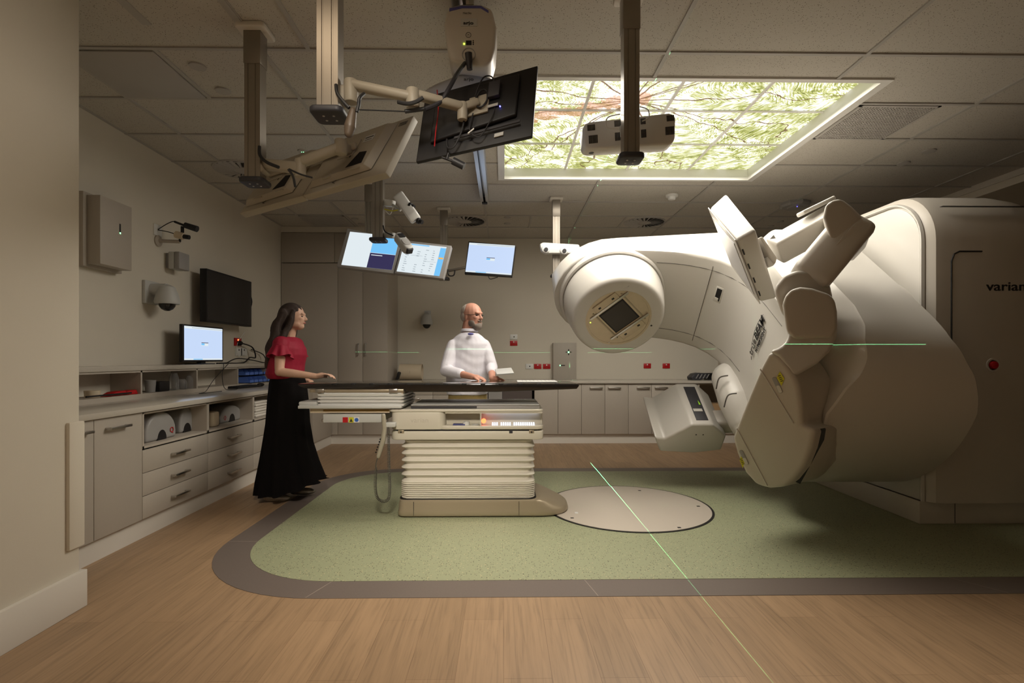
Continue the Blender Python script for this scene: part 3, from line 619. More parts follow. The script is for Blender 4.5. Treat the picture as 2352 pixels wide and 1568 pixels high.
# blue parts bins
k = 0
for row in range(2):
    for i in range(6):
        y0 = pz(562 + i * 10.5, -2.92); xx = -2.98 + .05 * (1 - row); z_ = zn + row * .085
        t = thing('parts_bin', ['blue parts bin in the lower row of the pigeonhole behind the woman', 'blue parts bin in the upper row of the pigeonhole behind the woman'][row], 'bin', (xx, y0 + .05, z_), ['lower row of blue bins', 'upper row of blue bins'][row])
        L_ = []
        w_ = .044
        bm = bmesh.new(); addbox(bm, xx - .07, xx + .07, y0, y0 + 2 * w_, z_, z_ + .005); addbox(bm, xx - .07, xx - .065, y0, y0 + 2 * w_, z_, z_ + .07); addbox(bm, xx + .065, xx + .07, y0, y0 + 2 * w_, z_, z_ + .035)
        for yy in (y0, y0 + 2 * w_ - .004):
            hexa(bm, [(xx - .07, yy, z_), (xx + .07, yy, z_), (xx + .07, yy + .004, z_), (xx - .07, yy + .004, z_), (xx - .07, yy, z_ + .07), (xx + .03, yy, z_ + .07), (xx + .03, yy + .004, z_ + .07), (xx - .07, yy + .004, z_ + .07)])
        bmobj('body', bm, M['blue'], t)
b_ = Blob(); y = pz(585, -2.95); b_.ell((-2.93, y + .25, zn + .17), (.03, .05, .025)).ell((-2.95, y + .30, zn + .175), (.03, .03, .02)); tag(b_.done('yellow_pouch', M['yellow'], None, .006, 2), 'crumpled yellow pouch lying on the blue bins', 'pouch')
# niche contents, left base cabinets (shelf z .622)
zs_ = .623
def domedev(px, lbl, w_, h_, dep=.22, face=-2.45):
    y = PX(px, 990, face).y; t = thing('immobiliser_dome', lbl, 'equipment case', (face - dep / 2, y, zs_))
    pts = [(face, y + w_ * c, zs_ + h_ * s) for c, s in ([(-1, 0)] + [(-math.cos(R(a)) * 1.0, .25 + .75 * math.sin(R(a))) for a in range(0, 181, 15)] + [(1, 0)])]
    prism('body', pts, (-dep, 0, 0), M['grey'], t, .02, 4)
    pts = [(face + .002, y + .05 * math.cos(R(a)), zs_ + .002 + .07 * math.sin(R(a))) for a in range(0, 181, 20)]; prism('opening', pts, (-.01, 0, 0), M['black'], t)
    return y
y = domedev(372, 'large rounded grey case with a black opening and red logo, first niche', .17, .20, .2, -2.46)
lg = text('logo', 'Q', (-2.457, y + .085, zs_ + .04), (0, 1, 0), (0, 0, 1), .055, M['red'], C.objects['immobiliser_dome'])
y = domedev(430, 'narrower rounded grey case right of the one with the logo', .09, .20, .3, -2.52)
y = PX(497, 965, -2.46).y; tag(box('cream_case', -2.56, -2.46, y - .035, y + .06, zs_, zs_ + .13, M['cream'], bevel=.02), 'cream rounded case standing in the second niche', 'equipment case')
y = domedev(533, 'long low grey dome lying in the second niche', .19, .15, .2, -2.52)
text('logo', 'Q', (-2.517, y - .15, zs_ + .03), (0, 1, 0), (0, 0, 1), .05, M['red'], C.objects['immobiliser_dome.002'])
y = PX(600, 950, -2.46).y
for i in range(6):
    tag(box('folded_towel', -2.64, -2.45 - .01 * (i % 2), y - .13, y + .15, zs_ + .026 * i, zs_ + .026 * i + .024, M['towel'], bevel=.011), '%s folded white towel of the pile in the niche by the woman' % ['lowest', 'second lowest', 'third lowest', 'third highest', 'second highest', 'topmost'][i], 'towel', 'folded towels in the niche')

# ------------------------------------------------------------------ ceiling posts
def post(px0, px1, pyb, Y, label, foot=(0, 0), alum=None, dy=None):
    a, b_ = P(px0, pyb, Y), P(px1, pyb, Y); w_ = (b_.x - a.x); cx = (a.x + b_.x) / 2; zb = a.z; dy = dy or w_ * .9
    t = thing('ceiling_post', label, 'ceiling post', (cx, Y + dy / 2, zb)); mm = M['alu']
    pts = [(a.x, Y), (a.x + w_ * .22, Y), (a.x + w_ * .24, Y + .004), (a.x + w_ * .30, Y + .004), (a.x + w_ * .32, Y), (a.x + w_ * .68, Y), (a.x + w_ * .70, Y + .004), (a.x + w_ * .76, Y + .004), (a.x + w_ * .78, Y), (b_.x, Y), (b_.x, Y + dy), (a.x, Y + dy)]
    prism('column', [(x_, y_, zb) for x_, y_ in pts], (0, 0, HC - zb), mm, t)
    zs = zb + (HC - zb) * .75
    boxes('sleeve', [(a.x - .004, b_.x + .004, Y - .004, Y + dy + .004, zs, HC)], mm, t, .002)
    pl = [(cx + x_, Y + dy / 2 + y_, HC - .03) for x_, y_ in rrect(-w_ * .95, w_ * .95, -w_ * .95, w_ * .95, w_ * .25)]
    prism('ceiling_plate', pl, (0, 0, .03), M['trim'], t, .008)
    f = w_ * .80; pl = [(cx + x_, Y + dy / 2 + y_, zb - .028) for x_, y_ in rrect(-f, f, -f, f, f * .42)]
    prism('foot_cap', pl, (0, 0, .03), M['dark'], t, .010, 3)
    for sx in (-.3, .3):
        for sy in (-.3, .3): lathe('screw', (cx + sx * f, Y + dy / 2 + sy * f, zb - .027), (0, 0, -1), [(0, .006), (.003, .005)], M['metal'], t, 10)
    return t, cx, zb, Y + dy / 2
post(561, 597, 408, 2.95, 'slim grey ceiling post at the left, holding the twin beige monitors')
post(727, 776, 247, 2.33, 'thick grey ceiling post nearest the front, holding the black monitor')
post(1433, 1469, 352, 2.62, 'grey ceiling post in front of the lit picture')
post(855, 879, 546, 4.8, 'grey ceiling post in the middle carrying two camera heads')
post(838, 855, 600, 5.55, 'grey ceiling post mostly hidden behind the camera post')
post(1011, 1027, 637, 6.5, 'far grey ceiling post between the twin screens and the wall monitor')
post(1270, 1286, 630, 6.05, 'far grey ceiling post carrying the white stereo camera bar')
# arms
def bar(name, p0, p1, w_, h_, m_, parent, bevel=.01, up=(0, 0, 1)):
    p0, p1 = Vector(p0), Vector(p1); d = (p1 - p0); dn = d.normalized(); s = dn.cross(Vector(up)).normalized(); u = s.cross(dn)
    return obox(name, (p0 + p1) / 2, d / 2, s * w_ / 2, u * h_ / 2, m_, parent, bevel)
def joint(name, p, r, h, m_, parent, d=(0, 0, 1)): return lathe(name, Vector(p) - Vector(d) * h / 2, d, [(0, r * .9), (.006, r), (h - .006, r), (h, r * .9)], m_, parent, 20)
# black monitor on front post
t = thing('black_monitor', 'black monitor seen from behind with loose cables, on a jointed arm', 'monitor', P(1100, 260, 2.55))
cor = dict(tl=P(976, 222, 2.62), tr=P(1235, 150, 2.52), br=P(1222, 312, 2.44), bl=P(955, 372, 2.54))
n_ = ((cor['tr'] - cor['tl']).cross(cor['bl'] - cor['tl'])).normalized()
n_ = n_ if n_.y > 0 else -n_
pts = [cor[k] for k in ('tl', 'tr', 'br', 'bl')]; prism('case', pts, n_ * .022, M['black'], t, .005)
ex, ey = cor['tr'] - cor['tl'], cor['bl'] - cor['tl']
q4 = [cor['tl'] + ex * u + ey * v - n_ * .001 for u, v in ((.12, .1), (.86, .1), (.86, .72), (.12, .80))]; prism('rear_housing', q4, -n_ * .022, M['black'], t, .008)
screen_ui(t, cor['bl'] + n_ * .022, ex, -ey, [('display', .02, .98, .03, .97, M['scr_blue'], 0.0)], n_)
mc = cor['tl'] + ex * .53 + ey * .42 - n_ * .03
def on(u, v, l=.027): return cor['tl'] + ex * u + ey * v - n_ * l
obox('mount_plate', on(.53, .45, .03), ex.normalized() * .05, ey.normalized() * .05, n_ * .006, M['beige'], t, .003)
obox('media_box', on(.66, .30, .04), ex.normalized() * .028, ey.normalized() * .042, n_ * .012, M['dark'], t, .003)
obox('box_label', on(.655, .52, .034), ex.normalized() * .026, ey.normalized() * .007, n_ * .002, M['lgrey'], t)
lathe('led', on(.72, .56, .03), -n_, [(0, .0035), (.005, .003)], M['led_blue'], t, 10)
obox('port_strip', on(.62, .84, .024), ex.normalized() * .16, ey.normalized() * .006, n_ * .003, M['dark'], t)
obox('rating_label', on(.72, .92, .004), ex.normalized() * .022, ey.normalized() * .009, n_ * .003, M['lgrey'], t)
obox('cable_tag', on(.50, .86, .05), (ex * .3 - ey * .3).normalized() * .018, ey.normalized() * .004, n_ * .002, M['white'], t)
tube('coiled_cable', [on(.56 + .05 * math.cos(a * .55), .40 + .13 * math.sin(a * .55), .045 + .002 * (a % 3)) for a in range(34)], .004, M['rubber'], t, 3, 6)
tube('cable', [on(.66, .20), on(.62, .08, .04), on(.55, .10, .05), on(.50, .35, .05)], .0035, M['rubber'], t)
tube('cable', [on(.44, .50, .06), on(.42, .80, .05), on(.36, 1.0, .04), on(.30, .98, .035), on(.28, .84, .03)], .0045, M['rubber'], t)
tube('cable', [on(.50, .60, .05), on(.49, .85, .05), on(.58, .95, .04), on(.66, .72, .04), on(.68, .58, .04)], .003, M['rubber'], t)
lab(tube('cord', [P(1004, 207, 2.6), P(1007, 250, 2.50), P(1001, 300, 2.48), P(998, 336, 2.48)], .0025, M['red'], t), 'thin red cord')
# arm
t = thing('monitor_arm', 'cream jointed arm from the front post to the black monitor', 'monitor arm', P(900, 230, 2.4))
a0, a1, a2 = P(806, 200, 2.38), P(948, 224, 2.36), P(1062, 246, 2.46)
bar('bracket', P(772, 222, 2.40), P(800, 222, 2.40), .07, .08, M['beige'], t); joint('joint', a0 + Vector((0, 0, -.02)), .032, .10, M['beige'], t)
bar('arm_segment', a0 + Vector((-.02, 0, .015)), a1, .055, .042, M['beige'], t, .018); joint('joint', a1 + Vector((.0, 0, -.005)), .03, .085, M['beige'], t)
bar('arm_segment', a1 + Vector((-.015, 0, .02)), a2, .05, .038, M['beige'], t, .014); joint('joint', a2 + Vector((0, 0, -.02)), .024, .08, M['beige'], t); bar('tilt_head', a2, mc - n_ * .01, .035, .035, M['beige'], t)
tube('cable', [P(772, 195, 2.33), P(775, 215, 2.31), P(790, 235, 2.30), P(802, 248, 2.30)], .008, M['rubber'], t); tube('cable', [P(836, 215, 2.33), P(826, 225, 2.3), P(824, 240, 2.3), P(820, 257, 2.3)], .008, M['rubber'], t)
tube('cable', [P(914, 234, 2.32), P(935, 238, 2.31), P(955, 234, 2.31), P(972, 224, 2.31)], .009, M['rubber'], t)
# handset hanging
t = thing('hanging_sensor', 'brown rounded handset hanging beside the front post foot', 'handset', P(806, 315, 2.32))
b_ = Blob(); b_.limb([P(811, 254, 2.31), P(804, 290, 2.31), P(801, 306, 2.31)], [.016, .026, .020]); b_.done('body', mat('brown_handset', (.09, .065, .045), .45), t, .004, 4)
tube('cable', [P(824, 252, 2.31), P(880, 254, 2.32), P(930, 256, 2.34)], .003, M['black'], t); cyl('sleeve', P(930, 256, 2.34), P(975, 250, 2.36), .009, M['rubber'], t)
tag(tube('thick_hose', [P(975, 251, 2.36), P(1010, 235, 2.4), P(1030, 205, 2.42), P(1050, 170, 2.5), P(1068, 145, 2.62)], .010, M['dark']), 'thick grey strap hose rising from the arm to the hoist', 'hose')
# small microphone under the monitor
t = thing('gooseneck_microphone', 'black foam microphone clipped under the black monitor', 'microphone', P(1050, 374, 2.5))
cyl('foam_cover', P(1040, 369, 2.5), P(1066, 382, 2.5), .018, M['rubber'], t); cyl('tube', P(1015, 361, 2.5), P(1042, 371, 2.5), .006, M['black'], t); cyl('clip', P(1030, 352, 2.5), P(1026, 366, 2.5), .008, M['black'], t)

# twin beige monitors seen from behind
def rearmon(tl, tr, br, bl, label, lbl=True):
    tl, tr, br, bl = map(Vector, (tl, tr, br, bl)); ex, ey = tr - tl, bl - tl; n_ = ex.cross(ey).normalized(); n_ = n_ if n_.y > 0 else -n_
    c = (tl + br) / 2; t = thing('beige_monitor', label, 'monitor', c)
    prism('case', [tl, tr, br, bl], n_ * .05, M['beige'], t, .004)
    A = lambda u, v, l: tl + ex * u + ey * v - n_ * l
    bm = bmesh.new(); a = [bm.verts.new(A(*q, .001)) for q in ((.05, .05), (.84, .05), (.84, .90), (.05, .90))]; b2 = [bm.verts.new(A(*q, .035)) for q in ((.10, .10), (.76, .10), (.76, .84), (.10, .84))]
    bm.faces.new(a); bm.faces.new(b2[::-1])
    for i in range(4): bm.faces.new((a[i], b2[i], b2[(i + 1) % 4], a[(i + 1) % 4]))
    bmobj('rear_housing', bm, M['beige'], t, .003, ang=20)
    prism('connector_recess', [A(u, v, .0365) for u, v in ((.52, .80), (.72, .80), (.70, .58), (.60, .55))], -n_ * .001, M['black'], t)
    for u in (.30, .66): obox('housing_rib', A(u, .86, .030), ex.normalized() * .03, ey.normalized() * .004, n_ * .004, M['beige'], t, .001)
    obox('barcode', A(.62, .285, .0378), ex.normalized() * .028, ey.normalized() * .003, n_ * .0005, M['ink'], t); obox('label_text', A(.62, .33, .0378), ex.normalized() * .024, ey.normalized() * .002, n_ * .0005, M['inkg'], t)
    obox('mount_slot', A(.50, .52, .037), (ex * .1 - ey * .6).normalized() * .03, ex.normalized() * .002, n_ * .001, M['black'], t)
    obox('vesa_plate', A(.42, .42, .038), ex.normalized() * .055, ey.normalized() * .055, n_ * .004, M['beige'], t, .002)
    obox('rating_label', A(.62, .30, .0365), ex.normalized() * .035, ey.normalized() * .022, n_ * .0008, M['lgrey'], t)
    bm = bmesh.new()
    for i in range(10):
        for j in range(3):
            c_ = A(.87 + .01 * i, .08 + .025 * j, .001); addlathe(bm, c_, -n_, [(0, .0025), (.0008, .002)], 6)
    bmobj('vent_holes', bm, M['black'], t); text('emblem', '<', A(.36, .98, .004), ex.normalized(), -ey.normalized(), .05, M['black'], t, .0005)
    screen_ui(t, bl + n_ * .05, ex, -ey, [('display', .04, .96, .06, .94, M['scr_white'], 0)], n_); return A
TLp, TRp, BRp, BLp = P(628, 378, 3.42), P(950, 265, 3.05), P(885, 396, 2.98), P(550, 490, 3.36)
m1, m2 = TLp.lerp(TRp, .46), BLp.lerp(BRp, .46); dA = (TRp - TLp).normalized() * .004
A1 = rearmon(m1 + dA, TRp, BRp, m2 + dA, 'beige monitor seen from behind and below, right one of the pair')
A2 = rearmon(TLp, m1 - dA, m2 - dA, BLp, 'beige monitor seen from behind and below, left one of the pair')
t = thing('twin_monitor_arm', 'cream arm carrying the pair of beige monitors off the left post', 'monitor arm', P(680, 380, 3.0))
b0, b1, b2_ = P(606, 378, 3.0), P(690, 386, 2.95), P(783, 338, 2.96)
bar('bracket', P(594, 385, 3.0), b0, .09, .10, M['beige'], t); bar('arm_segment', b0, b1, .06, .06, M['beige'], t, .016); joint('joint', b1, .03, .1, M['beige'], t)
bar('arm_segment', b1 + Vector((0, 0, .03)), b2_, .06, .05, M['beige'], t, .016); joint('joint', b2_, .035, .08, M['beige'], t); bar('tilt_head', b2_, A1(.42, .42, .04), .05, .05, M['beige'], t)
bar('cross_rail', A2(.3, .45, .06), A1(.55, .45, .06), .02, .04, M['beige'], t)
tube('cable', [P(596, 336, 2.93), P(597, 356, 2.92), P(612, 372, 2.90), P(640, 384, 2.88)], .009, M['rubber'], t); tube('cable', [P(662, 388, 2.86), P(673, 405, 2.88), P(678, 428, 2.95)], .007, M['rubber'], t); tube('cable', [P(664, 388, 2.86), P(690, 400, 2.88), P(718, 408, 2.9)], .005, M['rubber'], t)

# patient hoist
t = thing('patient_hoist', 'ceiling hoist motor with grey casing and blue band, hanging from a rail', 'patient hoist', P(1080, 100, 2.7))
Yh = 2.62; Pq = lambda px, py, dy=0: P(px, py, Yh + dy)
out = [(1034, 12), (1060, 7), (1105, 7), (1130, 18), (1141, 60), (1137, 110), (1128, 142), (1112, 152), (1045, 143), (1030, 132), (1024, 90), (1019, 55), (1024, 28)]
pts = [Pq(*q) for q in out]; prism('casing', pts, (0, .20, 0), M['shell2'], t, .03, 4)
pts = [(1032, 19), (1060, 13), (1105, 13), (1122, 24), (1122, 30), (1104, 19), (1062, 19), (1032, 26)]; prism('blue_band', [Pq(*q, -.001) for q in pts], (0, .012, 0), M['blueink'], t)
rt, up_ = Vector((1, 0, 0)), Vector((0, 0, 1))
prism('maker_label', [Pq(*q, -.002) for q in ((1058, 42), (1096, 42), (1096, 60), (1058, 60))], (0, .003, 0), M['lgrey'], t, .0)
text('maker_name', 'arjo', Pq(1064, 56, -.003), rt, up_, .022, M['ink'], t, .0005, .0004, width=.05); text('model_name', 'Maxi Sky', Pq(1063, 32, -.002), rt, up_, .012, M['inkg'], t, .0005)
lathe('arrow_ring', Pq(1076, 81, .002), (0, -1, 0), [(0, .014), (.003, .014), (.003, .0115), (.001, .011)], M['inkg'], t); text('arrow', '↑', Pq(1072, 85, -.002), rt, up_, .02, M['inkg'], t, .0005)
prism('display', [Pq(*q, -.002) for q in ((1070, 93), (1083, 93), (1083, 103), (1070, 103))], (0, .003, 0), M['black'], t); lathe('led', Pq(1066, 101, .0), (0, -1, 0), [(0, .004), (.004, .003)], M['led_yel'], t, 10)
for i in range(3): lathe('button', Pq(1087, 94 + i * 4, .0), (0, -1, 0), [(0, .003), (.003, .003)], M['black'], t, 8)
lathe('socket', Pq(1077, 128, .01), (0, -1, 0), [(0, .036), (.012, .034), (.012, .03), (.003, .028)], M['grey'], t, 28)
cyl('plug', Pq(1076, 122, -.03), Pq(1079, 160, -.02), .018, M['dark'], t, 16, .014); cyl('pole', Pq(1096, 150, .1), Pq(1096, 172, .1), .014, M['metal'], t)
prism('hanger', [Pq(*q) for q in ((1070, -6), (1088, -6), (1088, 10), (1070, 10))], (0, .05, 0), M['metal'], t)
t = thing('hoist_spreader', 'grey curved hoist spreader bar behind the black monitor', 'spreader bar', P(1080, 190, 2.72))
pts = [(972, 205), (1000, 190), (1030, 178), (1062, 168), (1098, 168), (1125, 176), (1160, 192), (1180, 206), (1150, 216), (1080, 224), (1000, 216)]
prism('beam', [P(*q, 2.72) for q in pts], (0, .09, 0), M['grey'], t, .02, 3); text('maker_name', 'arjo', P(1065, 185, 2.718), rt, up_, .022, M['ink'], t, .0005, width=.05)
t = thing('hoist_rail', 'metal hoist rail running along the ceiling beside the lit picture', 'rail', (-.2, 5, HC))
xr = PZ(1113, 458, HC - .05).x
boxes('rail', [(xr - .045, xr - .035, 1.2, 6.10, HC - .07, HC), (xr + .035, xr + .045, 1.2, 6.10, HC - .07, HC), (xr - .045, xr - .012, 1.2, 6.10, HC - .075, HC - .065), (xr + .012, xr + .045, 1.2, 6.10, HC - .075, HC - .065), (xr - .05, xr + .05, 1.2, 6.10, HC - .012, HC)], M['metal'], t)
box('end_stop', xr - .03, xr + .03, 6.0, 6.06, HC - .085, HC - .02, M['black'], t)

# twin screens facing us
UI1 = [('display', 0, 1, 0, 1, M['scr_white'], 0), ('blue_window', .50, 1, .45, 1, M['scr_sky'], .001), ('navy_window', .50, 1, 0, .44, M['scr_navy'], .001), ('heading', .53, .75, .37, .39, M['scr_white'], .002)]
UI2 = [('display', 0, 1, 0, 1, M['scr_white'], 0), ('side_bar', .87, 1, 0, .95, M['scr_sky'], .001), ('alert_tile', .88, .99, .57, .62, M['scr_orange'], .002), ('top_bar', 0, .60, .95, .985, M['scr_sky'], .001), ('rule_line', .22, .50, .60, .606, M['scr_ink'], .001), ('rule_line', .56, .84, .44, .446, M['scr_ink'], .001)]
random.seed(8)
for i in range(11):
    for a in (.10, .36, .55, .72):
        if random.random() < .85: UI2.append(('entry_text', a, a + random.uniform(.03, .08), .06 + .075 * i, .075 + .075 * i, M['scr_ink'], .001))
def frontmon(o4, s4, Ys, label, ui, mcase, name='wall_monitor', depth=.05):
    tl, tr, br, bl = [P(q[0], q[1], y_) for q, y_ in zip(o4, Ys)]; ex = tr - tl; ey = bl - tl; n_ = ex.cross(ey).normalized(); n_ = -n_ if n_.y > 0 else n_; br = PP(*o4[2], tl, n_)
    t = thing(name, label, 'monitor', (tl + br) / 2); prism('case', [tl, tr, br, bl], -n_ * depth, mcase, t, .004)
    p0 = tl + n_ * .001; s = [PP(*q, p0, n_) for q in s4]; org = s[3]; screen_ui(t, org, s[2] - s[3], s[0] - s[3], ui, n_); return t, ex, ey, n_, tl
frontmon([(798, 524), (923, 553), (904, 628), (773, 612)], [(804, 532), (919, 558), (900, 620), (784, 608)], (5.35, 5.3, 5.22, 5.27), 'left one of the twin lit screens, white with blue and navy windows', UI1, M['grey'], 'lit_screen', .06)
frontmon([(925, 551), (1037, 564), (1018, 640), (906, 627)], [(929, 557), (1031, 571), (1009, 634), (911, 623)], (5.3, 5.24, 5.16, 5.22), 'right one of the twin lit screens, white page of figures with a blue side bar', UI2, M['grey'], 'lit_screen', .06)
t = thing('screen_bracket', 'bracket holding the twin lit screens to the hidden post', 'bracket', (-1.3, 5.5, 2.2)); bar('cross_rail', P(830, 572, 5.42), P(1000, 602, 5.36), .05, .06, M['beige'], t); bar('arm', P(848, 575, 5.60), P(870, 580, 5.43), .05, .05, M['beige'], t)
t, ex, ey, n_, tl = frontmon([(1076, 554), (1185, 564), (1176, 635.6), (1067, 628.7)], [(1078, 557), (1183, 566.5), (1174.5, 631.5), (1069, 624)], (6.42, 6.36, 6.32, 6.38), 'black framed monitor with a pale blue screen on the far post', DESK, M['black'])
tube('cable', [tl + ex * .5 + ey, tl + ex * .55 + ey * 1.08, tl + ex * .7 + ey * 1.0], .005, M['black'], t)
t = thing('far_monitor_arm', 'grey arm between the far post and the small monitor', 'monitor arm', P(1050, 617, 6.4)); bar('arm', P(1030, 622, 6.5), P(1070, 614, 6.42), .04, .03, M['alu'], t); tube('cable', [P(1028, 618, 6.45), P(1031, 632, 6.44), P(1042, 632, 6.44), P(1045, 620, 6.44)], .008, M['black'], t)

# camera heads
def camhead(tl, tr, br, bl, Y, dep, label, lens, m_=M['white'], lr=.02):
    t = thing('camera_head', label, 'camera', P(tl[0], tl[1], Y)); return t
t = thing('stereo_camera', 'white three lens camera head angled down, upper one on the middle post', 'camera', P(938, 475, 4.7))
a, b_ = P(913, 446, 4.75), P(955, 505, 4.62); ax = (b_ - a).normalized(); nn = Vector((.9, -.25, -.1)); nn = (nn - ax * nn.dot(ax)).normalized(); ss = ax.cross(nn)
pp = [(x_, y_) for x_, y_ in rrect(-.16, .17, -.055, .055, .05)]
cc_ = (a + b_) / 2; prism('body', [cc_ + ax * x_ + ss * y_ - nn * .05 for x_, y_ in pp], nn * .10, M['white'], t, .015)
fw = P(966, 488, 4.55)
for px, py in ((948, 470), (958, 487), (967, 505)):
    c = P(px, py, 4.62); lathe('lens', c - Vector((.03, -.02, .0)), (.75, -.35, -.35), [(0, .028), (.02, .026), (.022, .018), (.05, .018), (.05, 0)], M['black'], t, 18)
bar('mount', P(884, 466, 4.86), P(905, 468, 4.80), .05, .06, M['white'], t); cyl('arm', P(900, 470, 4.8), P(920, 482, 4.75), .014, M['lgrey'], t); tube('cable', [P(883, 480, 4.8), P(900, 484, 4.75), P(914, 482, 4.72)], .005, M['yellow'], t); tube('cable', [P(886, 485, 4.8), P(896, 492, 4.76), P(904, 474, 4.75)], .004, M['white'], t)
t = thing('projector_camera', 'grey and white camera head with a dark window, lower one on the middle post', 'camera', P(928, 555, 4.62))
ax = (P(945, 578, 4.55) - P(912, 534, 4.66)).normalized(); nn = Vector((.55, -.75, .2)); nn = (nn - ax * nn.dot(ax)).normalized(); ss = ax.cross(nn); cc_ = P(927, 556, 4.62)
prism('body', [cc_ + ax * x_ + ss * y_ - nn * .05 for x_, y_ in rrect(-.11, .115, -.045, .045, .042)], nn * .08, M['lgrey'], t, .02)
prism('dark_window', [cc_ + ax * x_ + ss * y_ + nn * .0305 for x_, y_ in rrect(-.085, -.025, -.03, .03, .01)], nn * .002, M['glass'], t)
prism('lens_cover', [cc_ + ax * x_ + ss * y_ + nn * .0305 for x_, y_ in rrect(-.015, .075, -.034, .034, .030)], nn * .004, M['grey'], t, .001); prism('end_cap', [cc_ + ax * x_ + ss * y_ - nn * .03 for x_, y_ in rrect(.095, .125, -.03, .03, .01)], nn * .05, M['dark'], t, .004)
bar('mount', P(884, 540, 4.86), P(905, 541, 4.72), .04, .05, M['lgrey'], t); tube('cable', [P(880, 518, 4.78), P(885, 532, 4.75), P(903, 541, 4.70)], .006, M['black'], t)
# bar camera on far post
t = thing('camera_bar', 'white stereo camera bar with two round lenses on the far right post', 'camera', P(1285, 570, 5.95))
pts = [(1240, 560), (1247, 556), (1330, 561), (1334, 572), (1330, 582), (1252, 581), (1243, 575)]; prism('body', [P(*q, 5.93) for q in pts], (0, .09, 0), M['white'], t, .012)
for px, py in ((1253, 573), (1295, 576)): lathe('lens_mount', P(px, py, 5.94), (0, -1, 0), [(0, .05), (.03, .042), (.035, .03)], M['white'], t, 20); lathe('lens', P(px + 1, py + .5, 5.91), (0, -1, 0), [(0, .024), (.03, .022), (.03, 0)], M['black'], t, 16)
# box camera in front of picture
t = thing('camera_housing', 'wide white vented camera housing in front of the lit picture', 'camera', P(1445, 300, 2.82))
tl, tr, br, bl = P(1338, 281, 2.80), P(1552, 257, 2.80), P(1552, 330, 2.78), P(1340, 343, 2.78); ex, ey = tr - tl, bl - tl
pts = []
for (c, u, v) in ((tl, ey, ex), (tr, -ex, ey), (br, -ey, -ex), (bl, ex, -ey)):
    u, v = u.normalized() * .035, v.normalized() * .035
    pts += [c + u, c + u * .3 + v * .3, c + v]
prism('body', pts, (0, .11, 0), M['white'], t, .018)
nf = Vector((0, -1, 0))
for (u0, v0, kk) in ((.05, .12, 6), (.06, .52, 7), (.34, .08, 7), (.34, .52, 7), (.62, .10, 4), (.62, .52, 4), (.90, .10, 6), (.88, .52, 7)):
    bm = bmesh.new()
    for i in range(kk):
        a = tl + ex * (u0 + i * .014 - .0) + ey * v0 + nf * .0005; d1, d2 = ex.normalized() * .005, ey * (.22 if v0 < .3 else .30)
        hexa(bm, [a, a + d1, a + d1 + nf * .001, a + nf * .001, a + d2, a + d2 + d1, a + d2 + d1 + nf * .001, a + d2 + nf * .001])
    bmobj('vent_slots', bm, M['black'], t)
    
bar('mount', P(1425, 300, 2.70), P(1458, 298, 2.70), .05, .06, M['lgrey'], t)
for px, py in ((1358, 343), (1531, 329)): lathe('foot', P(px, py, 2.84), (0, 0, -1), [(0, .016), (.02, .014)], M['black'], t)
tube('cable', [P(1424, 262, 2.74), P(1396, 270, 2.72), P(1394, 292, 2.72), P(1424, 296, 2.72)], .003, M['white'], t); tube('cable', [P(1470, 245, 2.74), P(1488, 252, 2.72), P(1490, 270, 2.72), P(1475, 278, 2.72)], .003, M['white'], t)

# ------------------------------------------------------------------ back wall things
def wsock(px, py, m_, label, w_=.085, h_=.055):
    p = P(px, py, YB); t = thing('wall_socket', label, 'socket', (p.x, YB, p.z)); box('plate', p.x - w_ / 1.5, p.x + w_ / 1.5, YB - .012, YB, p.z - h_ * .7, p.z + h_ * .7, m_, t, .003)
    if m_ is M['red']:
        box('switch', p.x - .008, p.x + .008, YB - .015, YB - .012, p.z + .010, p.z + .028, M['white'], t)
        for s in (-1, 1): box('slot', p.x + s * .022 - .003, p.x + s * .022 + .003, YB - .0135, YB - .012, p.z - .018, p.z - .006, M['black'], t)
    else: lathe('port', (p.x + .005, YB - .012, p.z), (0, -1, 0), [(0, .010), (.003, .008)], M['black'], t, 10)
wsock(1180, 773.5, M['white'], 'white wall plate above the single red socket, behind the man'); wsock(1180, 788, M['red'], 'red socket below the white plate, right behind the man')
wsock(1216, 841, M['white'], 'white wall plate left of the pair of red sockets'); wsock(1235, 841, M['red'], 'red socket, left of the two beside the laser unit'); wsock(1255.5, 841, M['red'], 'red socket touching the left side of the laser unit')
wsock(1486.5, 840, M['red'], 'red socket on the right part of the back wall, left one'); wsock(1530, 840, M['red'], 'red socket on the right part of the back wall, right one')
p0, p1 = P(1270.5, 787, 8.02), P(1324, 871, 8.02)
t = thing('laser_unit', 'grey wall box with cross shaped slot giving off green laser light', 'laser box', ((p0.x + p1.x) / 2, 8.05, p1.z))
box('cover', p0.x, p1.x, 8.02, YB, p1.z, p0.z, M['cab'], t, .004)
c = P(1306, 808.5, 8.02); boxes('cross_slot', [(c.x - .045, c.x + .045, 8.018, 8.021, c.z - .006, c.z + .006), (c.x - .008, c.x + .008, 8.018, 8.021, c.z - .045, c.z + .045)], M['black'], t); lathe('laser_light', (c.x, 8.0185, c.z), (0, -1, 0), [(0, .013), (.002, .012)], M['led_green'], t, 12)
c = P(1291, 839, 8.02); box('slot', c.x - .045, c.x + .045, 8.018, 8.021, c.z - .007, c.z + .007, M['black'], t); lathe('laser_light', (c.x - .03, 8.0185, c.z), (0, -1, 0), [(0, .010), (.002, .009)], M['led_green'], t, 12)
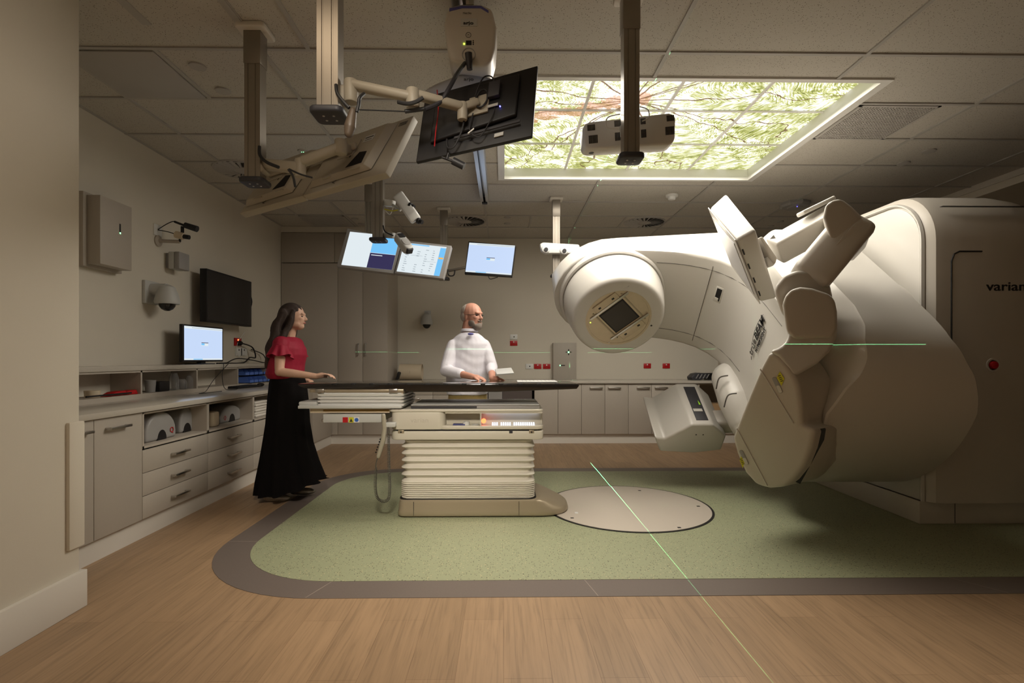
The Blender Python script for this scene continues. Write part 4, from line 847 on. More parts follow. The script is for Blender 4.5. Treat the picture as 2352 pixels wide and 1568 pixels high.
# paper roll and phone on back worktop
wz2 = .886
a, b_ = P(919, 853, 7.85), P(970, 853, 7.85); t = thing('plastic_cylinder', 'cream hollow cylinder lying on the back worktop', 'cylinder', ((a.x + b_.x) / 2, 7.85, wz2))
rr_ = .118; cz = wz2 + rr_; lathe('shell', (a.x, 7.85, cz), (1, 0, 0), [(0, rr_ - .006), (0, rr_), (b_.x - a.x, rr_), (b_.x - a.x, rr_ - .006), (.01, rr_ - .006)], M['cream'], t, 36)
boxes('seam', [((a.x + b_.x) / 2 - .001, (a.x + b_.x) / 2 + .001, 7.85 - rr_ - .001, 7.85 - rr_ + .002, cz - .02, cz + .02)], M['inkg'], t)
p = P(911, 862, 7.7); tag(prism('phone_handset', [P(908, 872, 7.6), P(913, 872, 7.6), P(918, 856, 7.6), P(914, 853, 7.6)], (0, .12, 0), M['black'], bevel=.006), 'black handset leaning at the left of the cream cylinder', 'handset')
b0 = PZ(1610, 872, wz2); t = thing('neck_rest_frame', 'dark grey ribbed support frame on the right end of the back worktop', 'support frame', (b0.x, 7.8, wz2))
pts = [(1590, 873), (1588, 866), (1596, 858), (1608, 856), (1632, 859), (1624, 868), (1606, 874)]; prism('ribbed_plate', [P(*q, 7.7) for q in pts], (0, .2, 0), M['dark'], t, .01)
bm = bmesh.new()
for i in range(4): a = P(1598 + i * 8, 869, 7.69); d = P(1604 + i * 8, 859, 7.69); s = Vector((.012, 0, 0)); hexa(bm, [a, a + s, a + s + Vector((0, .01, 0)), a + Vector((0, .01, 0)), d, d + s, d + s + Vector((0, .01, 0)), d + Vector((0, .01, 0))])
bmobj('rib', bm, M['grey'], t)
boxes('frame_rail', [(XY(1612, 7.75), XY(1665, 7.75), 7.72, 7.9, wz2 + .08, wz2 + .10), (XY(1628, 7.75), XY(1665, 7.75), 7.75, 7.95, wz2, wz2 + .08)], M['black'], t)
# ------------------------------------------------------------------ treatment couch
YN, YFr = IY - .265, IY + .265
def sideprism(name, px, Y0, Y1, m_, parent, bevel=.004, seg=2): return prism(name, [P(*q, Y0) for q in px], (0, Y1 - Y0, 0), m_, parent, bevel, seg)
def sidebox(name, px0, px1, py0, py1, Y0, Y1, m_, parent, bevel=.002):
    a, b_ = P(px0, py0, Y0), P(px1, py1, Y0); return box(name, a.x, b_.x, Y0, Y1, b_.z, a.z, m_, parent, bevel)
T = thing('treatment_couch', 'black topped treatment couch on a ribbed cream column', 'treatment couch', (-.25, IY, 0.004))
sideprism('tabletop', [(683, 881), (1328, 881.5), (1331, 885), (1325, 893), (1240, 896), (1140, 900), (937, 900), (927, 893), (740, 893), (700, 892), (685, 886)], YN, YFr, M['carbon'], T, .005)
bm = bmesh.new()
for cx in (335, 480, 625, 770, 915, 1060, 1205, 1350, 1497, 1640, 1790, 1935, 2080):
    p = P(670 + cx / 3.409, 881, YN); addbox(bm, p.x - .018, p.x + .018, YN - .004, YN + .03, p.z - .010, p.z + .003)
bmobj('index_clip', bm, M['black'], T, .003)
sidebox('side_rail', 711, 927, 894, 901, YN + .01, YN + .05, M['champ'], T, .004)
for px in (735, 904): p = P(px, 897, YN); box('rail_clamp', p.x - .035, p.x + .03, YN - .005, YN + .06, p.z - .016, p.z + .014, M['metal'], T, .004)
def bellows(name, x0, x1, y0, y1, zs, m_, parent, rad=.05, inset=.03):
    bm = bmesh.new(); rings = []
    for z, o in zs: rings.append([(x_, y_, z) for x_, y_ in rrect(x0 + o, x1 - o, y0 + o, y1 - o, rad)])
    addring(bm, rings); return bmobj(name, bm, m_, parent, ang=50)
a, b_ = P(727, 932, YN), P(928, 932, YN)
z1, z0 = P(800, 902, YN).z, P(800, 932, YN).z
zs = [(z0, .0)]
for i in range(4): h = (z1 - z0) / 4; zs += [(z0 + h * (i + .08), 0.002), (z0 + h * (i + .5), .0), (z0 + h * (i + .62), -.002), (z0 + h * (i + .72), .016), (z0 + h * (i + .98), .016)]
zs += [(z1, .02)]
bellows('upper_bellows', a.x, b_.x, YN + .0, YFr, zs, M['white'], T, .02)
sidebox('upper_plate', 730, 926, 900, 905, YN + .02, YFr, M['cream'], T)
sidebox('slide_tray', 684, 922, 931.5, 938, YN - .03, YFr + .03, M['lgrey'], T, .004); sidebox('tray_cushion', 685, 728, 922, 932, YN, YFr, M['lgrey'], T, .012)
sidebox('slide_beam', 712, 895, 938, 948, YN + .02, YFr - .02, M['cream'], T, .003); sidebox('slide_stripe', 742, 893, 940.5, 944.5, YN + .016, YN + .022, mat('ochre_strip', (.30, .17, .04), .5), T)
sidebox('slide_housing', 742, 876, 951, 970, YN + .0, YFr - .04, M['lgrey'], T, .004); sidebox('slide_knob', 738, 744, 963, 968, YN + .02, YN + .05, M['metal'], T)
for i, (x0, x1, mm) in enumerate(((787, 799, M['red']), (801, 812, M['yellow']), (813, 825, M['white']))):
    sidebox('warning_sticker', x0, x1, 958, 970, YN - .0015, YN + .003, mm, T, 0)
p = P(802.5, 968.5, YN - .002); prism('warning_triangle', [p, p + Vector((.026, 0, 0)), p + Vector((.013, 0, .026))], (0, .001, 0), M['ink'], T); lathe('notice_disc', P(819, 964, YN - .0015), (0, -1, 0), [(0, .015), (.001, .015)], mat('notice_blue', (.03, .12, .45), .5), T, 20)
# body block
YB0, YB1 = IY - .29, IY + .29
a, b_ = P(897, 1010, YB0), P(1249, 943, YB0); BX0, BX1 = a.x, b_.x
def rb(name, x0, x1, pz0, pz1, m_, y0=YB0, y1=YB1, r=.06, bev=.006):
    za, zb = P(1000, pz1, YB0).z, P(1000, pz0, YB0).z
    return prism(name, [(x_, y_, za) for x_, y_ in rrect(x0, x1, y0, y1, r)], (0, 0, zb - za), m_, T, bev)
CP = mat('couch_body', (.60, .56, .47), .36, var=.01, coat=.1)
rb('lid', BX0 - .02, BX1, 940, 946, CP); rb('lower_block', BX0, BX1, 990, 1010, CP)
# upper block with a front niche: built from rim pieces
za, zb = P(1000, 986.5, YB0).z, P(1000, 946, YB0).z
nx0, nx1, nz0, nz1 = P(1022, 0, YB0).x, P(1246, 0, YB0).x, P(1000, 977.6, YB0).z, P(1000, 949.5, YB0).z
rb('upper_block', BX0, nx0, 946, 986.5, CP)
rb('upper_block_sill', nx0 - .05, BX1, 977.8, 986.5, CP, y0=YB0); box('upper_block_back', nx0 - .03, BX1 - .0, YB0 + .12, YB1 - .01, za, zb, CP, T, .01)
rb('gap_line', BX0 + .03, BX1 - .03, 986, 990.5, M['black'], YB0 + .012, YB1 - .012)
xm = P(1104, 0, YB0).x; box('niche_divider', xm - .004, xm + .004, YB0 + .003, YB0 + .12, nz0, zb, CP, T)
box('niche_ceiling', nx0, BX1 - .01, YB0 + .01, YB0 + .12, zb - .012, zb, CP, T); box('light_strip', xm + .03, nx1 - .02, YB0 + .10, YB0 + .115, zb - .014, zb - .010, M['ledstrip'], T)
lathe('emergency_button', P(1111, 966, YB0 + .03), (0, -1, 0), [(0, .018), (.012, .018), (.02, .013), (.02, 0)], M['led_red'], T, 20)
bm = bmesh.new(); 
for i in range(20):
    if i in (3, 9): continue
    x_ = xm + .085 + i * .0165; hexa(bm, [(x_, YB0 + .01, nz0 + .001), (x_ + .011, YB0 + .01, nz0 + .001), (x_ + .011, YB0 + .05, nz0 + .001), (x_, YB0 + .05, nz0 + .001), (x_, YB0 + .01, nz0 + .006), (x_ + .011, YB0 + .01, nz0 + .006), (x_ + .011, YB0 + .05, nz0 + .02), (x_, YB0 + .05, nz0 + .02)])
bmobj('console_buttons', bm, emis('button_light', (.8, .85, 1), 1.6), T)
tag(lathe('tape_roll', P(1071, 976.5, YB0 + .06), (0, 0, 1), [(0, .026), (.028, .026), (.028, .012), (0, .012)], M['white'], None, 24), 'white roll of tape in the couch niche', 'tape roll')
tag(lathe('tape_roll', P(1092, 977, YB0 + .05), (0, 0, 1), [(0, .028), (.012, .028), (.012, .012), (0, .012)], M['lgrey'], None, 24), 'flat pale roll beside the upright tape roll in the couch niche', 'tape roll')
sidebox('niche_mat', 1040, 1068, 974, 977, YB0 + .03, YB0 + .09, mat('blue_pad', (.05, .06, .2), .6), T)
text('maker_name', 'varian', P(943, 970, YB0), (1, 0, 0), (0, 0, 1), .055, mat('embossed', (.50, .46, .38), .4), T, .001, .0002, width=.135)
for px, w_ in ((921, 14), (1173.5, 8), (1221, 12)): sidebox('latch', px - w_ / 2, px + w_ / 2, 988, 995, YB0 - .002, YB0 + .02, M['champ'] if w_ > 8 else M['dark'], T); 
for px in (921, 1221): p = P(px, 992, YB0 - .002); lathe('latch_knob', p, (0, -1, 0), [(0, .008), (.006, .007)], M['black'], T, 4)
# carriage rails on top
a, b_ = P(944, 938, YB0 + .03), P(1239, 927, YB0 + .03)
za2 = P(1000, 940, YB0).z
box('carriage', a.x, b_.x, YB0 + .03, YB1 - .03, za2, za2 + .028, M['grey'], T, .004); box('carriage_lid', a.x, b_.x, YB0 + .02, YB1 - .02, za2 + .028, za2 + .034, M['lgrey'], T, .002)
box('carriage_recess', a.x + .0, a.x + .5, YB0 + .025, YB0 + .032, za2 + .006, za2 + .022, M['dark'], T)
# column bellows
YC0, YC1 = IY - .255, IY + .255
a, b_ = P(919, 1146, YC0), P(1229, 1146, YC0); zt, zm_, zb_ = P(1000, 1012, YC0).z, P(1000, 1109, YC0).z, .125
zs = []
n = 9; h = (zm_ - zb_) / n
for i in range(n): zs += [(zb_ + h * i, .012), (zb_ + h * (i + .35), .0), (zb_ + h * (i + .75), .0)]
n = 6; h = (zt - zm_) / n
for i in range(n): zs += [(zm_ + h * i, .005), (zm_ + h * (i + .12), -.0), (zm_ + h * (i + .24), .002), (zm_ + h * (i + .34), .014), (zm_ + h * (i + .6), .026), (zm_ + h * (i + .85), .022)]
zs += [(zt, .02)]
bellows('column_bellows', a.x, b_.x, YC0, YC1, zs, mat('bellows_rubber', (.66, .62, .54), .5, var=.02), T, .06)
# base
def basering(z, o, nose):
    x0, x1 = P(912, 0, 3.99).x + o, P(1232, 0, 3.99).x; y0, y1 = 3.985 + o, 4.571 - o; pts = []
    r_ = .05
    for cx, cy, a0 in ((x0 + r_, y1 - r_, 90), (x0 + r_, y0 + r_, 180)):
        for i in range(7): a = R(a0 + 15 * i); pts.append((cx + r_ * math.cos(a), cy + r_ * math.sin(a), z))
    for i in range(5): pts.append((x0 + r_ + (x1 - x0 - r_) * (i + 1) / 5, y0, z))
    for i in range(1, 24):
        a = R(-90 + 180 * i / 24); s = math.copysign(abs(math.sin(a)) ** .8, math.sin(a)); c_ = abs(math.cos(a)) ** .75
        pts.append((x1 + nose * c_, (y0 + y1) / 2 + (y1 - y0) / 2 * s, z))
    for i in range(5): pts.append((x1 - (x1 - x0 - r_) * i / 5, y1, z))
    return pts
bm = bmesh.new(); addring(bm, [basering(*q) for q in ((.004, .03, .24), (.014, .03, .24), (.015, .004, .265), (.022, 0, .27), (.05, 0, .262), (.065, .004, .24), (.112, .006, .13), (.128, .010, .08), (.134, .02, .05))])
bmobj('base_cover', bm, M['champ'], T, ang=40)
for px in (950, 1192): p = P(px, 1170, 3.985); box('cover_seam', p.x - .0015, p.x + .0015, 3.9835, 3.99, .02, .125, M['black'], T)
rr2 = [(x_, y_, .1335) for x_, y_ in rrect(a_.x if False else P(919, 0, YC0).x - .012, P(1229, 0, YC0).x + .012, YC0 - .012, YC1 + .012, .07)]
prism('base_gasket', rr2, (0, 0, .004), M['black'], T)
# pendant
t = thing('hand_pendant', 'grey hand control hanging at the couch side on a coiled cord', 'hand control', P(880, 1000, 3.95))
Yp = 3.93; sideprism('holder', [(884, 971), (907, 971), (907, 981), (884, 981)], Yp, Yp + .08, M['lgrey'], t, .004)
b_ = Blob(); b_.limb([P(881, 954, Yp), P(883, 985, Yp), P(880, 1010, Yp), P(869, 1048, Yp)], [.016, .016, .020, .015]); b_.done('handset', mat('pendant_grey', (.34, .31, .24), .4), t, .004, 3)
bm = bmesh.new()
for i in range(6): p = P(874.5 - i * 2.0, 1008 + i * 6, Yp - .012); addbox(bm, p.x - .006, p.x, p.y - .01, p.y + .006, p.z - .006, p.z + .004)
bmobj('buttons', bm, M['black'], t)
def coil(name, path, r, rw, turns, parent, m_):
    pts = smoothpath(path, 10); L_ = [0]
    for a, b2 in zip(pts, pts[1:]): L_.append(L_[-1] + (b2 - a).length)
    out = []; n = turns * 8
    for i in range(n + 1):
        s = L_[-1] * i / n; k = max(j for j in range(len(L_)) if L_[j] <= s + 1e-9); k = min(k, len(pts) - 2); f_ = (s - L_[k]) / max(L_[k + 1] - L_[k], 1e-9)
        p = pts[k].lerp(pts[k + 1], f_); d = (pts[k + 1] - pts[k]).normalized(); u = Vector((0, 1, 0)); v = d.cross(u).normalized(); a = 2 * math.pi * i / 8
        out.append(p + u * math.cos(a) * r + v * math.sin(a) * r)
    bm = bmesh.new(); addtube(bm, out, rw, 5); return bmobj(name, bm, m_, parent)
CB = mat('cord_olive', (.08, .075, .06), .45)
coil('coiled_cord', [P(892, 1000, Yp), P(893, 1060, Yp), P(895, 1120, Yp), P(892, 1145, Yp), P(880, 1151, Yp), P(867, 1143, Yp), P(862, 1120, Yp), P(863, 1075, Yp)], .010, .0028, 74, t, CB)
tube('cord', [P(893, 981, Yp), P(894, 992, Yp), P(892, 1001, Yp)], .004, CB, t); tube('cord', [P(868, 1050, Yp), P(864, 1062, Yp), P(863, 1076, Yp)], .004, CB, t)
# index bar on the couch
p, q = P(1188, 0, IY - .05), P(1279, 0, IY - .05); zt_ = 1.0155
t = thing('index_bar', 'white slotted index bar lying across the couch top', 'index bar', ((p.x + q.x) / 2, IY + .03, zt_))
box('bar', p.x, q.x, IY - .10, IY + .12, zt_, zt_ + .010, M['white'], t, .003)
bm = bmesh.new()
for i in range(9): addbox(bm, p.x + .04 + i * .031, p.x + .046 + i * .031, IY - .09, IY + .10, zt_ + .0095, zt_ + .0108)
bmobj('slot', bm, M['lgrey'], t)

# ------------------------------------------------------------------ linear accelerator
PHI = R(51); SP, CPh = math.sin(PHI), math.cos(PHI)
def G(x, r, t): return Vector((IX + x, IY + r * SP + t * CPh, IZ + r * CPh - t * SP))
er, et, ex_ = Vector((0, SP, CPh)), Vector((0, CPh, -SP)), Vector((1, 0, 0))
LA = thing('linear_accelerator', 'huge cream medical linear accelerator with a swung gantry arm', 'treatment machine', (2.9, IY, 0.004))
SH, SH2 = M['shell'], M['shell2']
def interp(tb, v):
    if v <= tb[0][0]: return tb[0][1]
    for (a, b1), (c, d) in zip(tb, tb[1:]):
        if v <= c: return b1 + (d - b1) * (v - a) / (c - a)
    return tb[-1][1]
# stand
sx0, sx1, sy0, sy1, sz1 = 3.05, 4.15, 3.72, 5.7, 2.46
def arch(off, r=.40, n=10, zb_=.17, near=0):
    pts = [(sy1 - off, zb_)]; rr = r - off
    pts += [(sy1 - off - rr + rr * math.cos(R(a)), sz1 - off - rr + rr * math.sin(R(a))) for a in [90 * i / n for i in range(n + 1)]]
    pts += [(sy0 + off + rr + rr * math.cos(R(a)), sz1 - off - rr + rr * math.sin(R(a))) for a in [90 + 90 * i / n for i in range(n + 1)]]
    return pts + [(sy0 + off, zb_)]
bm = bmesh.new(); rings = []
for x_, o in ((sx0, .085), (sx0 + .01, .05), (sx0 + .05, .01), (sx0 + .12, 0), (sx1 - .45, 0), (sx1 - .28, .025), (sx1 - .13, .10), (sx1 - .04, .20), (sx1, .34)): rings.append([(x_, y_, z_) for y_, z_ in arch(o)])
addring(bm, rings); bmobj('stand_cover', bm, SH2, LA, ang=30)
prism('stand_front_panel', [(sx0 - .006, y_, z_) for y_, z_ in arch(.085, .40)], (.01, 0, 0), SH, LA, .004)
bm = bmesh.new(); addring(bm, [[(x_, y_, z_) for y_, z_ in arch(o)] for x_, o in ((sx0 - .006, .075), (sx0 - .02, .066), (sx0 - .02, .056), (sx0 - .0, .05))], cap=False); bmobj('panel_trim', bm, SH, LA)
box('panel_seam', sx0 - .0075, sx0 - .005, 4.70, 4.706, .3, 2.38, M['inkg'], LA)
box('plinth', sx0 - .03, 4.4, sy0 + .06, sy1, .004, .17, SH2, LA, .006)
for x_ in (3.28, 4.0): box('plinth_seam', x_ - .002, x_ + .002, sy0 + .0585, sy0 + .065, .01, .168, M['ink'], LA)
box('top_seam', sx0 + .10, sx1 - .2, sy0 + .012, sy0 + .04, 2.30, 2.303, M['ink'], LA)
yf = sy0
gr = [P(2185, 577, yf).x, P(2185, 577, yf).z]; ge = P(2255, 577, yf).x
path = [(ge, yf - .001, gr[1]), (gr[0] + .06, yf - .001, gr[1]), (gr[0] + .02, yf - .001, gr[1] - .02), (gr[0], yf - .001, gr[1] - .07), (gr[0], yf - .001, .55)]
tube('panel_groove', path, .006, M['ink'], LA, k=1)
text('maker_name', 'varian', P(2265, 667, yf - .0), (1, 0, 0), (0, 0, 1), .092, M['ink'], LA, .002, .001, width=.29)
c = P(2280, 838, yf); lathe('button_recess', c, (0, -1, 0), [(0, .05), (.006, .048), (.006, .036), (0, .034)], SH, LA, 28); lathe('stop_button', c, (0, -1, 0), [(0, .028), (.02, .026), (.024, .018), (.024, 0)], M['red'], LA, 24)
cyl('bearing', (IX + 1.2, IY, IZ), (sx0 + .05, IY, IZ), .55, SH, LA, 48)
# drum
XF = [(-180, 2.25), (-75, 2.12), (-45, 2.07), (-32, 2.06), (-24, 2.05), (-15, 2.13), (-10, 2.205), (-5, 2.24), (1.5, 2.253), (7.7, 2.314), (19, 2.355), (44, 2.35), (100, 2.35), (180, 2.25)]
XRR = [(-180, 2.8), (-110, 2.85), (-85, 2.98), (-75, 3.01), (-39, 3.02), (-24, 3.02), (-18, 2.99), (-11, 2.94), (-6, 2.88), (2, 2.82), (26, 2.83), (180, 2.83)]
bm = bmesh.new(); prof = [[] for _ in range(8)]; nn_ = 240
def RAD(ps):   # round counterweight with two flat flanks
    c = max(abs(math.cos(R(ps - 51))), 1e-3); return (1.08 ** -14 + (.70 / c) ** -14) ** (-1 / 14) if c > .05 else 1.08
for k in range(nn_):
    ps = -180 + 360 * k / nn_; a = R(ps); yo, zo = -math.cos(a), math.sin(a); R_ = RAD(ps)
    xf = interp(XF, ps); xr_ = interp(XRR, ps)
    for j, (x_, r_) in enumerate(((IX + 1.075, .3), (IX + 1.075, min(.80, R_ - .10)), (IX + 1.085, min(.84, R_ - .07)), (xf - .012, R_ - .010), (xf, R_), (xr_ - .02, R_), (xr_, R_ - .02), (xr_, .3))):
        prof[j].append((x_, IY + yo * r_, IZ + zo * r_))
addring(bm, prof); bmobj('gantry_drum', bm, SH, LA, ang=28)
# arm
RIN = [(-.53, .80), (.1, .78), (.35, .765), (.5, .745), (.62, .715), (.74, .665), (.84, .60), (.93, .50), (.99, .39), (1.03, .26), (1.055, .1), (1.07, -.2), (1.075, -.55), (1.3, -.55)]
XS_ = [-.53, -.52, -.50, -.46, -.40, -.32, -.22, -.1, .05, .2, .35, .5, .62, .74, .84, .93, .99, 1.03, 1.055, 1.07, 1.0751, 1.3]
rings = []
for x_ in XS_:
    w0 = .475 * math.sqrt(max(0, 1 - (x_ / .532) ** 2)) if x_ < 0 else .475
    w0 = max(w0, .02); ri = interp(RIN, x_) if x_ < 1.0751 else interp(RIN, x_); g_ = max(0, x_) * .06
    e_ = max(0, -x_) / .53; sh = 1 - .1 * e_ * e_; wo = w0 / .475
    half = [(ri, .0), (ri, w0 * .6), (ri, w0 - .03 * wo), (ri + .008, w0 - .008 * wo), (ri + .03, w0), (ri + (1.02 - ri) * .5, w0 * .998), (1.0, w0 * .97 + g_ * wo), (1.10, w0 * .9 + g_ * wo), (1.17 + g_, w0 * .76 + g_ * wo), (1.24 + g_, w0 * .5), (1.28 + g_, w0 * .2)]
    sec = [(r, -t_) for r, t_ in half][::-1] + [(r, t_) for r, t_ in half[1:]]
    rm = interp([(.8, 1.5), (.95, 1.2), (1.075, .95), (1.3, .7)], x_); rings.append([G(x_, min(rm, r if r < .9 else .9 + (r - .9) * sh * (1 - .25 * e_)), t_) for r, t_ in sec])
bm = bmesh.new(); addring(bm, rings); bmobj('gantry_arm', bm, SH, LA, ang=50)
# seams on the arm underside
def seam(tt, pts, nm='arm_seam'):
    tube(nm, [G(x_, r_ - .002, tt) for x_, r_ in pts], .0028, M['inkg'], LA, 4, 6)
seam(-.36, [(x_, interp(RIN, x_)) for x_ in (.35, .5, .62, .74, .84, .93, .99, 1.03, 1.055, 1.07)])
seam(.34, [(x_, interp(RIN, x_)) for x_ in (.35, .5, .62, .74, .84, .93, .99, 1.03, 1.055)])
k_ = .80; tube('arm_seam', [G(k_, interp(RIN, k_) - .002, t_ / 10) for t_ in range(-4, 5)], .0025, M['inkg'], LA, 1, 6)
# grab recess
c = G(.885, .553, -.16); ax = (G(.93, .5, 0) - G(.84, .6, 0)).normalized(); nrm = ax.cross(et).normalized()
if nrm.x > 0: nrm = -nrm
obox('recess_rim', c, ax * .035, et * .075, nrm * .004, SH, LA, .003); obox('grab_recess', c + nrm * .003, ax * .024, et * .060, nrm * .0025, M['black'], LA, .002); obox('recess_lip', c + nrm * .004 + et * .045 - ax * .006, ax * .018, et * .015, nrm * .003, SH, LA, .002)
# text
tx = IX + 1.052; o1 = PX(1731, 822, tx - .01)
def ontext(s_, org, size, m_, w_, bold): text('model_name', s_, org, -et, er, size, m_, LA, .0015, bold, width=w_, lift=.004)
q0 = PX(1728, 824, tx - .05); q1 = PX(1734, 782, tx - .03); q2 = PX(1741, 812, tx - .03)
def onface(px, py):   # nearest arm underside / face point on this ray
    best = None
    for i in range(200):
        x_ = .6 + .47 * i / 199; r_ = interp(RIN, x_); d = ray(px, py); k = (IX + x_) / d.x; w_ = O + d * k; rl = (w_ - Vector((IX, IY, IZ))).dot(er)
        e_ = abs(rl - r_)
        if best is None or e_ < best[0]: best = (e_, w_)
    return best[1]
def facetext(s_, pa, pb, size, m_, bold, shear=0):
    a, b_ = onface(*pa), onface(*pb); r_ = (b_ - a); up = Vector((-1, 0, 0)).cross(r_.normalized()); up = up if up.dot(er) > 0 else -up
    n_ = r_.normalized().cross(up); up2 = up
    if n_.x > 0: n_ = -n_
    text('model_name', s_, a - Vector((.012, 0, 0)), r_, up2, size, m_, LA, .002, bold, width=r_.length, shear=shear)
facetext('true', (1731, 818), (1741, 784), .11, M['inkg'], -.0003); facetext('BEAM', (1742, 783), (1760, 735), .10, M['ink'], .0012, .15); facetext('HYPERSIGHT', (1741, 810), (1762, 757), .042, M['ink'], .0003)
tube('logo_swoosh', [onface(*q) - Vector((.012, 0, 0)) for q in ((1730, 792), (1736, 762), (1745, 740), (1756, 722))], .0018, M['ink'], LA); tube('logo_swoosh', [onface(*q) - Vector((.012, 0, 0)) for q in ((1729, 826), (1728.5, 818))], .002, M['ink'], LA)
# head
def GL(name, prof, m_, n=64, ang=30): return lathe(name, G(0, 0, 0), er, prof, m_, LA, n, ang)
GL('head_collar', [(.80, .485), (.77, .485), (.745, .478), (.735, .466), (.735, .2)], SH); GL('collar_gap', [(.74, .458), (.72, .452), (.72, .2)], M['inkg'])
GL('treatment_head', [(.75, .455), (.66, .450), (.60, .438)], SH); GL('nose_cover', [(.603, .441), (.58, .437), (.50, .420), (.445, .405), (.425, .396), (.414, .382), (.410, .365), (.410, .285), (.45, .285)], SH)
GL('collimator_ring', [(.412, .287), (.409, .287), (.409, .268), (.425, .262), (.425, .1)], M['face']); GL('collimator_plate', [(.43, .262), (.422, .26), (.422, .001)], M['face'])
def hf(px, py, r_=.41): return PP(px, py, G(0, r_, 0), er)
def disc_quad(name, c, u, v, hu, hv, m_, th=.004, bev=.0): return obox(name, c - er * th, u * hu, v * hv, er * th, m_, LA, bev)
u_ = (ex_ * .72 - et * .69).normalized(); v_ = (ex_ * .69 + et * .72).normalized(); c = hf(1422, 725, .418)
disc_quad('mlc_frame', c, u_, v_, .128, .128, M['black'], .005, .004); disc_quad('mlc_window', c - er * .004, u_, v_, .116, .116, mat('window_film', (.045, .037, .032), .45), .004, .003)
for s in (-1, 1):
    for j in range(3): disc_quad('mlc_leaf', c - er * .0085 + u_ * .03 * (j - 1) + v_ * s * .025, u_, v_, .012, .02 + .004 * j, mat('leaf_film', (.075, .06, .05), .2), .0003)
for s in (-1, 1):
    disc_quad('accessory_rail', c + v_ * s * .150, u_, v_, .20, .010, M['metal'], .010, .002); disc_quad('rail_lip', c + u_ * s * .150, v_, u_, .18, .006, M['champ'], .006, .002)
    disc_quad('side_plate', c + v_ * s * .195, u_, v_, .12, .034, M['face'], .009, .003)
    for j in (-1, 1): disc_quad('catch', c + v_ * s * .19 + u_ * (.07 * j) - er * .012, u_, v_, .012, .008, M['black'], .004, .001)
lathe('sensor_port', hf(1393, 701, .417), -er, [(0, .018), (.003, .017), (.003, 0)], M['black'], LA, 20)
for px, py in ((1446, 669), (1356, 740)): lathe('led', hf(px, py, .417), -er, [(0, .007), (.006, .005)], M['led_yel'], LA, 10)
lathe('nose_sensor', hf(1496, 747.5), -er, [(0, .011), (.002, .010), (.002, 0)], M['black'], LA, 4)
for px, py in ((1444, 658), (1399, 786)): lathe('nose_screw', hf(px, py), -er, [(0, .007), (.002, .006), (.002, 0)], M['metal'], LA, 12)
# imager housing bulge at the foot of the gantry
Bp, Bn = Vector((1.81, 3.2, .925)), Vector((.8, 1, .47))
bl_ = [(1766, 806), (1790, 817), (1812, 845), (1826, 868), (1834, 890), (1840, 930), (1840, 976), (1872, 985), (1862, 1030), (1845, 1072), (1820, 1103), (1800, 1118), (1765, 1121), (1735, 1113), (1710, 1085), (1690, 1040), (1681, 1005), (1691, 978), (1718, 910), (1746, 843)]
prism('imager_housing', [PP(*q, Bp, Bn) for q in bl_], (.36, .22, .0), SH2, LA, .03, 5)
for a_, b_ in (((1746, 847), (1822, 972)), ((1692, 983), (1762, 1115))):
    tube('housing_seam', [PP(*a_, Bp - Bn * .002, Bn), PP(*b_, Bp - Bn * .002, Bn)], .004, SH, LA, 1, 6)
for (cx, cy), yl in (((1786, 884), ((1791, 853), (1802, 869), (1795, 886), (1784, 867))), ((1709, 1050), ((1702, 1047), (1711, 1060), (1706, 1075), (1699, 1056)))):
    a_, b_ = PP(cx - 9, cy - 19, Bp - Bn * .001, Bn), PP(cx + 9, cy + 19, Bp - Bn * .001, Bn); d = (b_ - a_).normalized(); s = d.cross(Bn).normalized()
    pts = [(a_ + b_) / 2 + d * x_ + s * y_ for x_, y_ in rrect(-.055, .055, -.013, .013, .012)]
    prism('pull_recess', pts, -Bn * .002, M['grey'], LA, .001); prism('pull_lip', [(a_ + b_) / 2 + d * x_ + s * y_ - Bn * .002 for x_, y_ in rrect(.0, .052, -.011, .011, .010)], -Bn * .002, SH, LA, .001)
    prism('caution_label', [PP(*q, Bp - Bn * .003, Bn) for q in yl], -Bn * .001, M['yellow'], LA)
    cq = sum((PP(*q, Bp - Bn * .0045, Bn) for q in yl), Vector()) / 4
    bm = bmesh.new()
    for i in range(4): a2 = cq + d * (-.02 + .012 * i) + s * (-.008); hexa(bm, [a2, a2 + s * .016, a2 + s * .016 + d * .004, a2 + d * .004] + [q + -Bn * .0005 for q in (a2, a2 + s * .016, a2 + s * .016 + d * .004, a2 + d * .004)])
    bmobj('caution_text', bm, M['ink'], LA)
prism('imager_slot', [PP(*q, Bp + Vector((.06, .05, 0)), Bn) for q in ((1872, 984), (1897, 985), (1893, 1010), (1838, 1111), (1822, 1104), (1850, 1065))], (.05, .10, 0), M['black'], LA, 0)
# detector arm shoulder (near side)
Yh2 = 3.17
prism('arm_fairing', [P(*q, Yh2) for q in ((1813, 752), (1924, 748), (1922, 775), (1905, 808), (1876, 836), (1846, 853), (1822, 866), (1806, 843), (1788, 820), (1766, 806), (1792, 797), (1808, 781))], (.24, .42, 0), SH, LA, .025, 5)
prism('shoulder_block', [P(*q, Yh2 - .035) for q in ((1806, 760), (1801, 726), (1797, 700), (1802, 680), (1816, 664), (1838, 658), (1866, 661), (1905, 674), (1918, 688), (1923, 715), (1924, 758), (1912, 775), (1822, 778))], (.20, .36, 0), SH2, LA, .035, 5)
prism('shoulder_collar', [P(*q, Yh2 + .06) for q in ((1796, 722), (1776, 665), (1782, 652), (1800, 630), (1830, 618), (1880, 622), (1905, 645), (1915, 690), (1880, 720), (1830, 722))], (.17, .30, 0), SH2, LA, .04, 5)
prism('pivot', [P(*q, Yh2 + .14) for q in ((1776, 664), (1790, 640), (1812, 622), (1860, 618), (1890, 650), (1880, 690), (1800, 700))], (.13, .25, 0), SH, LA, .04, 5)
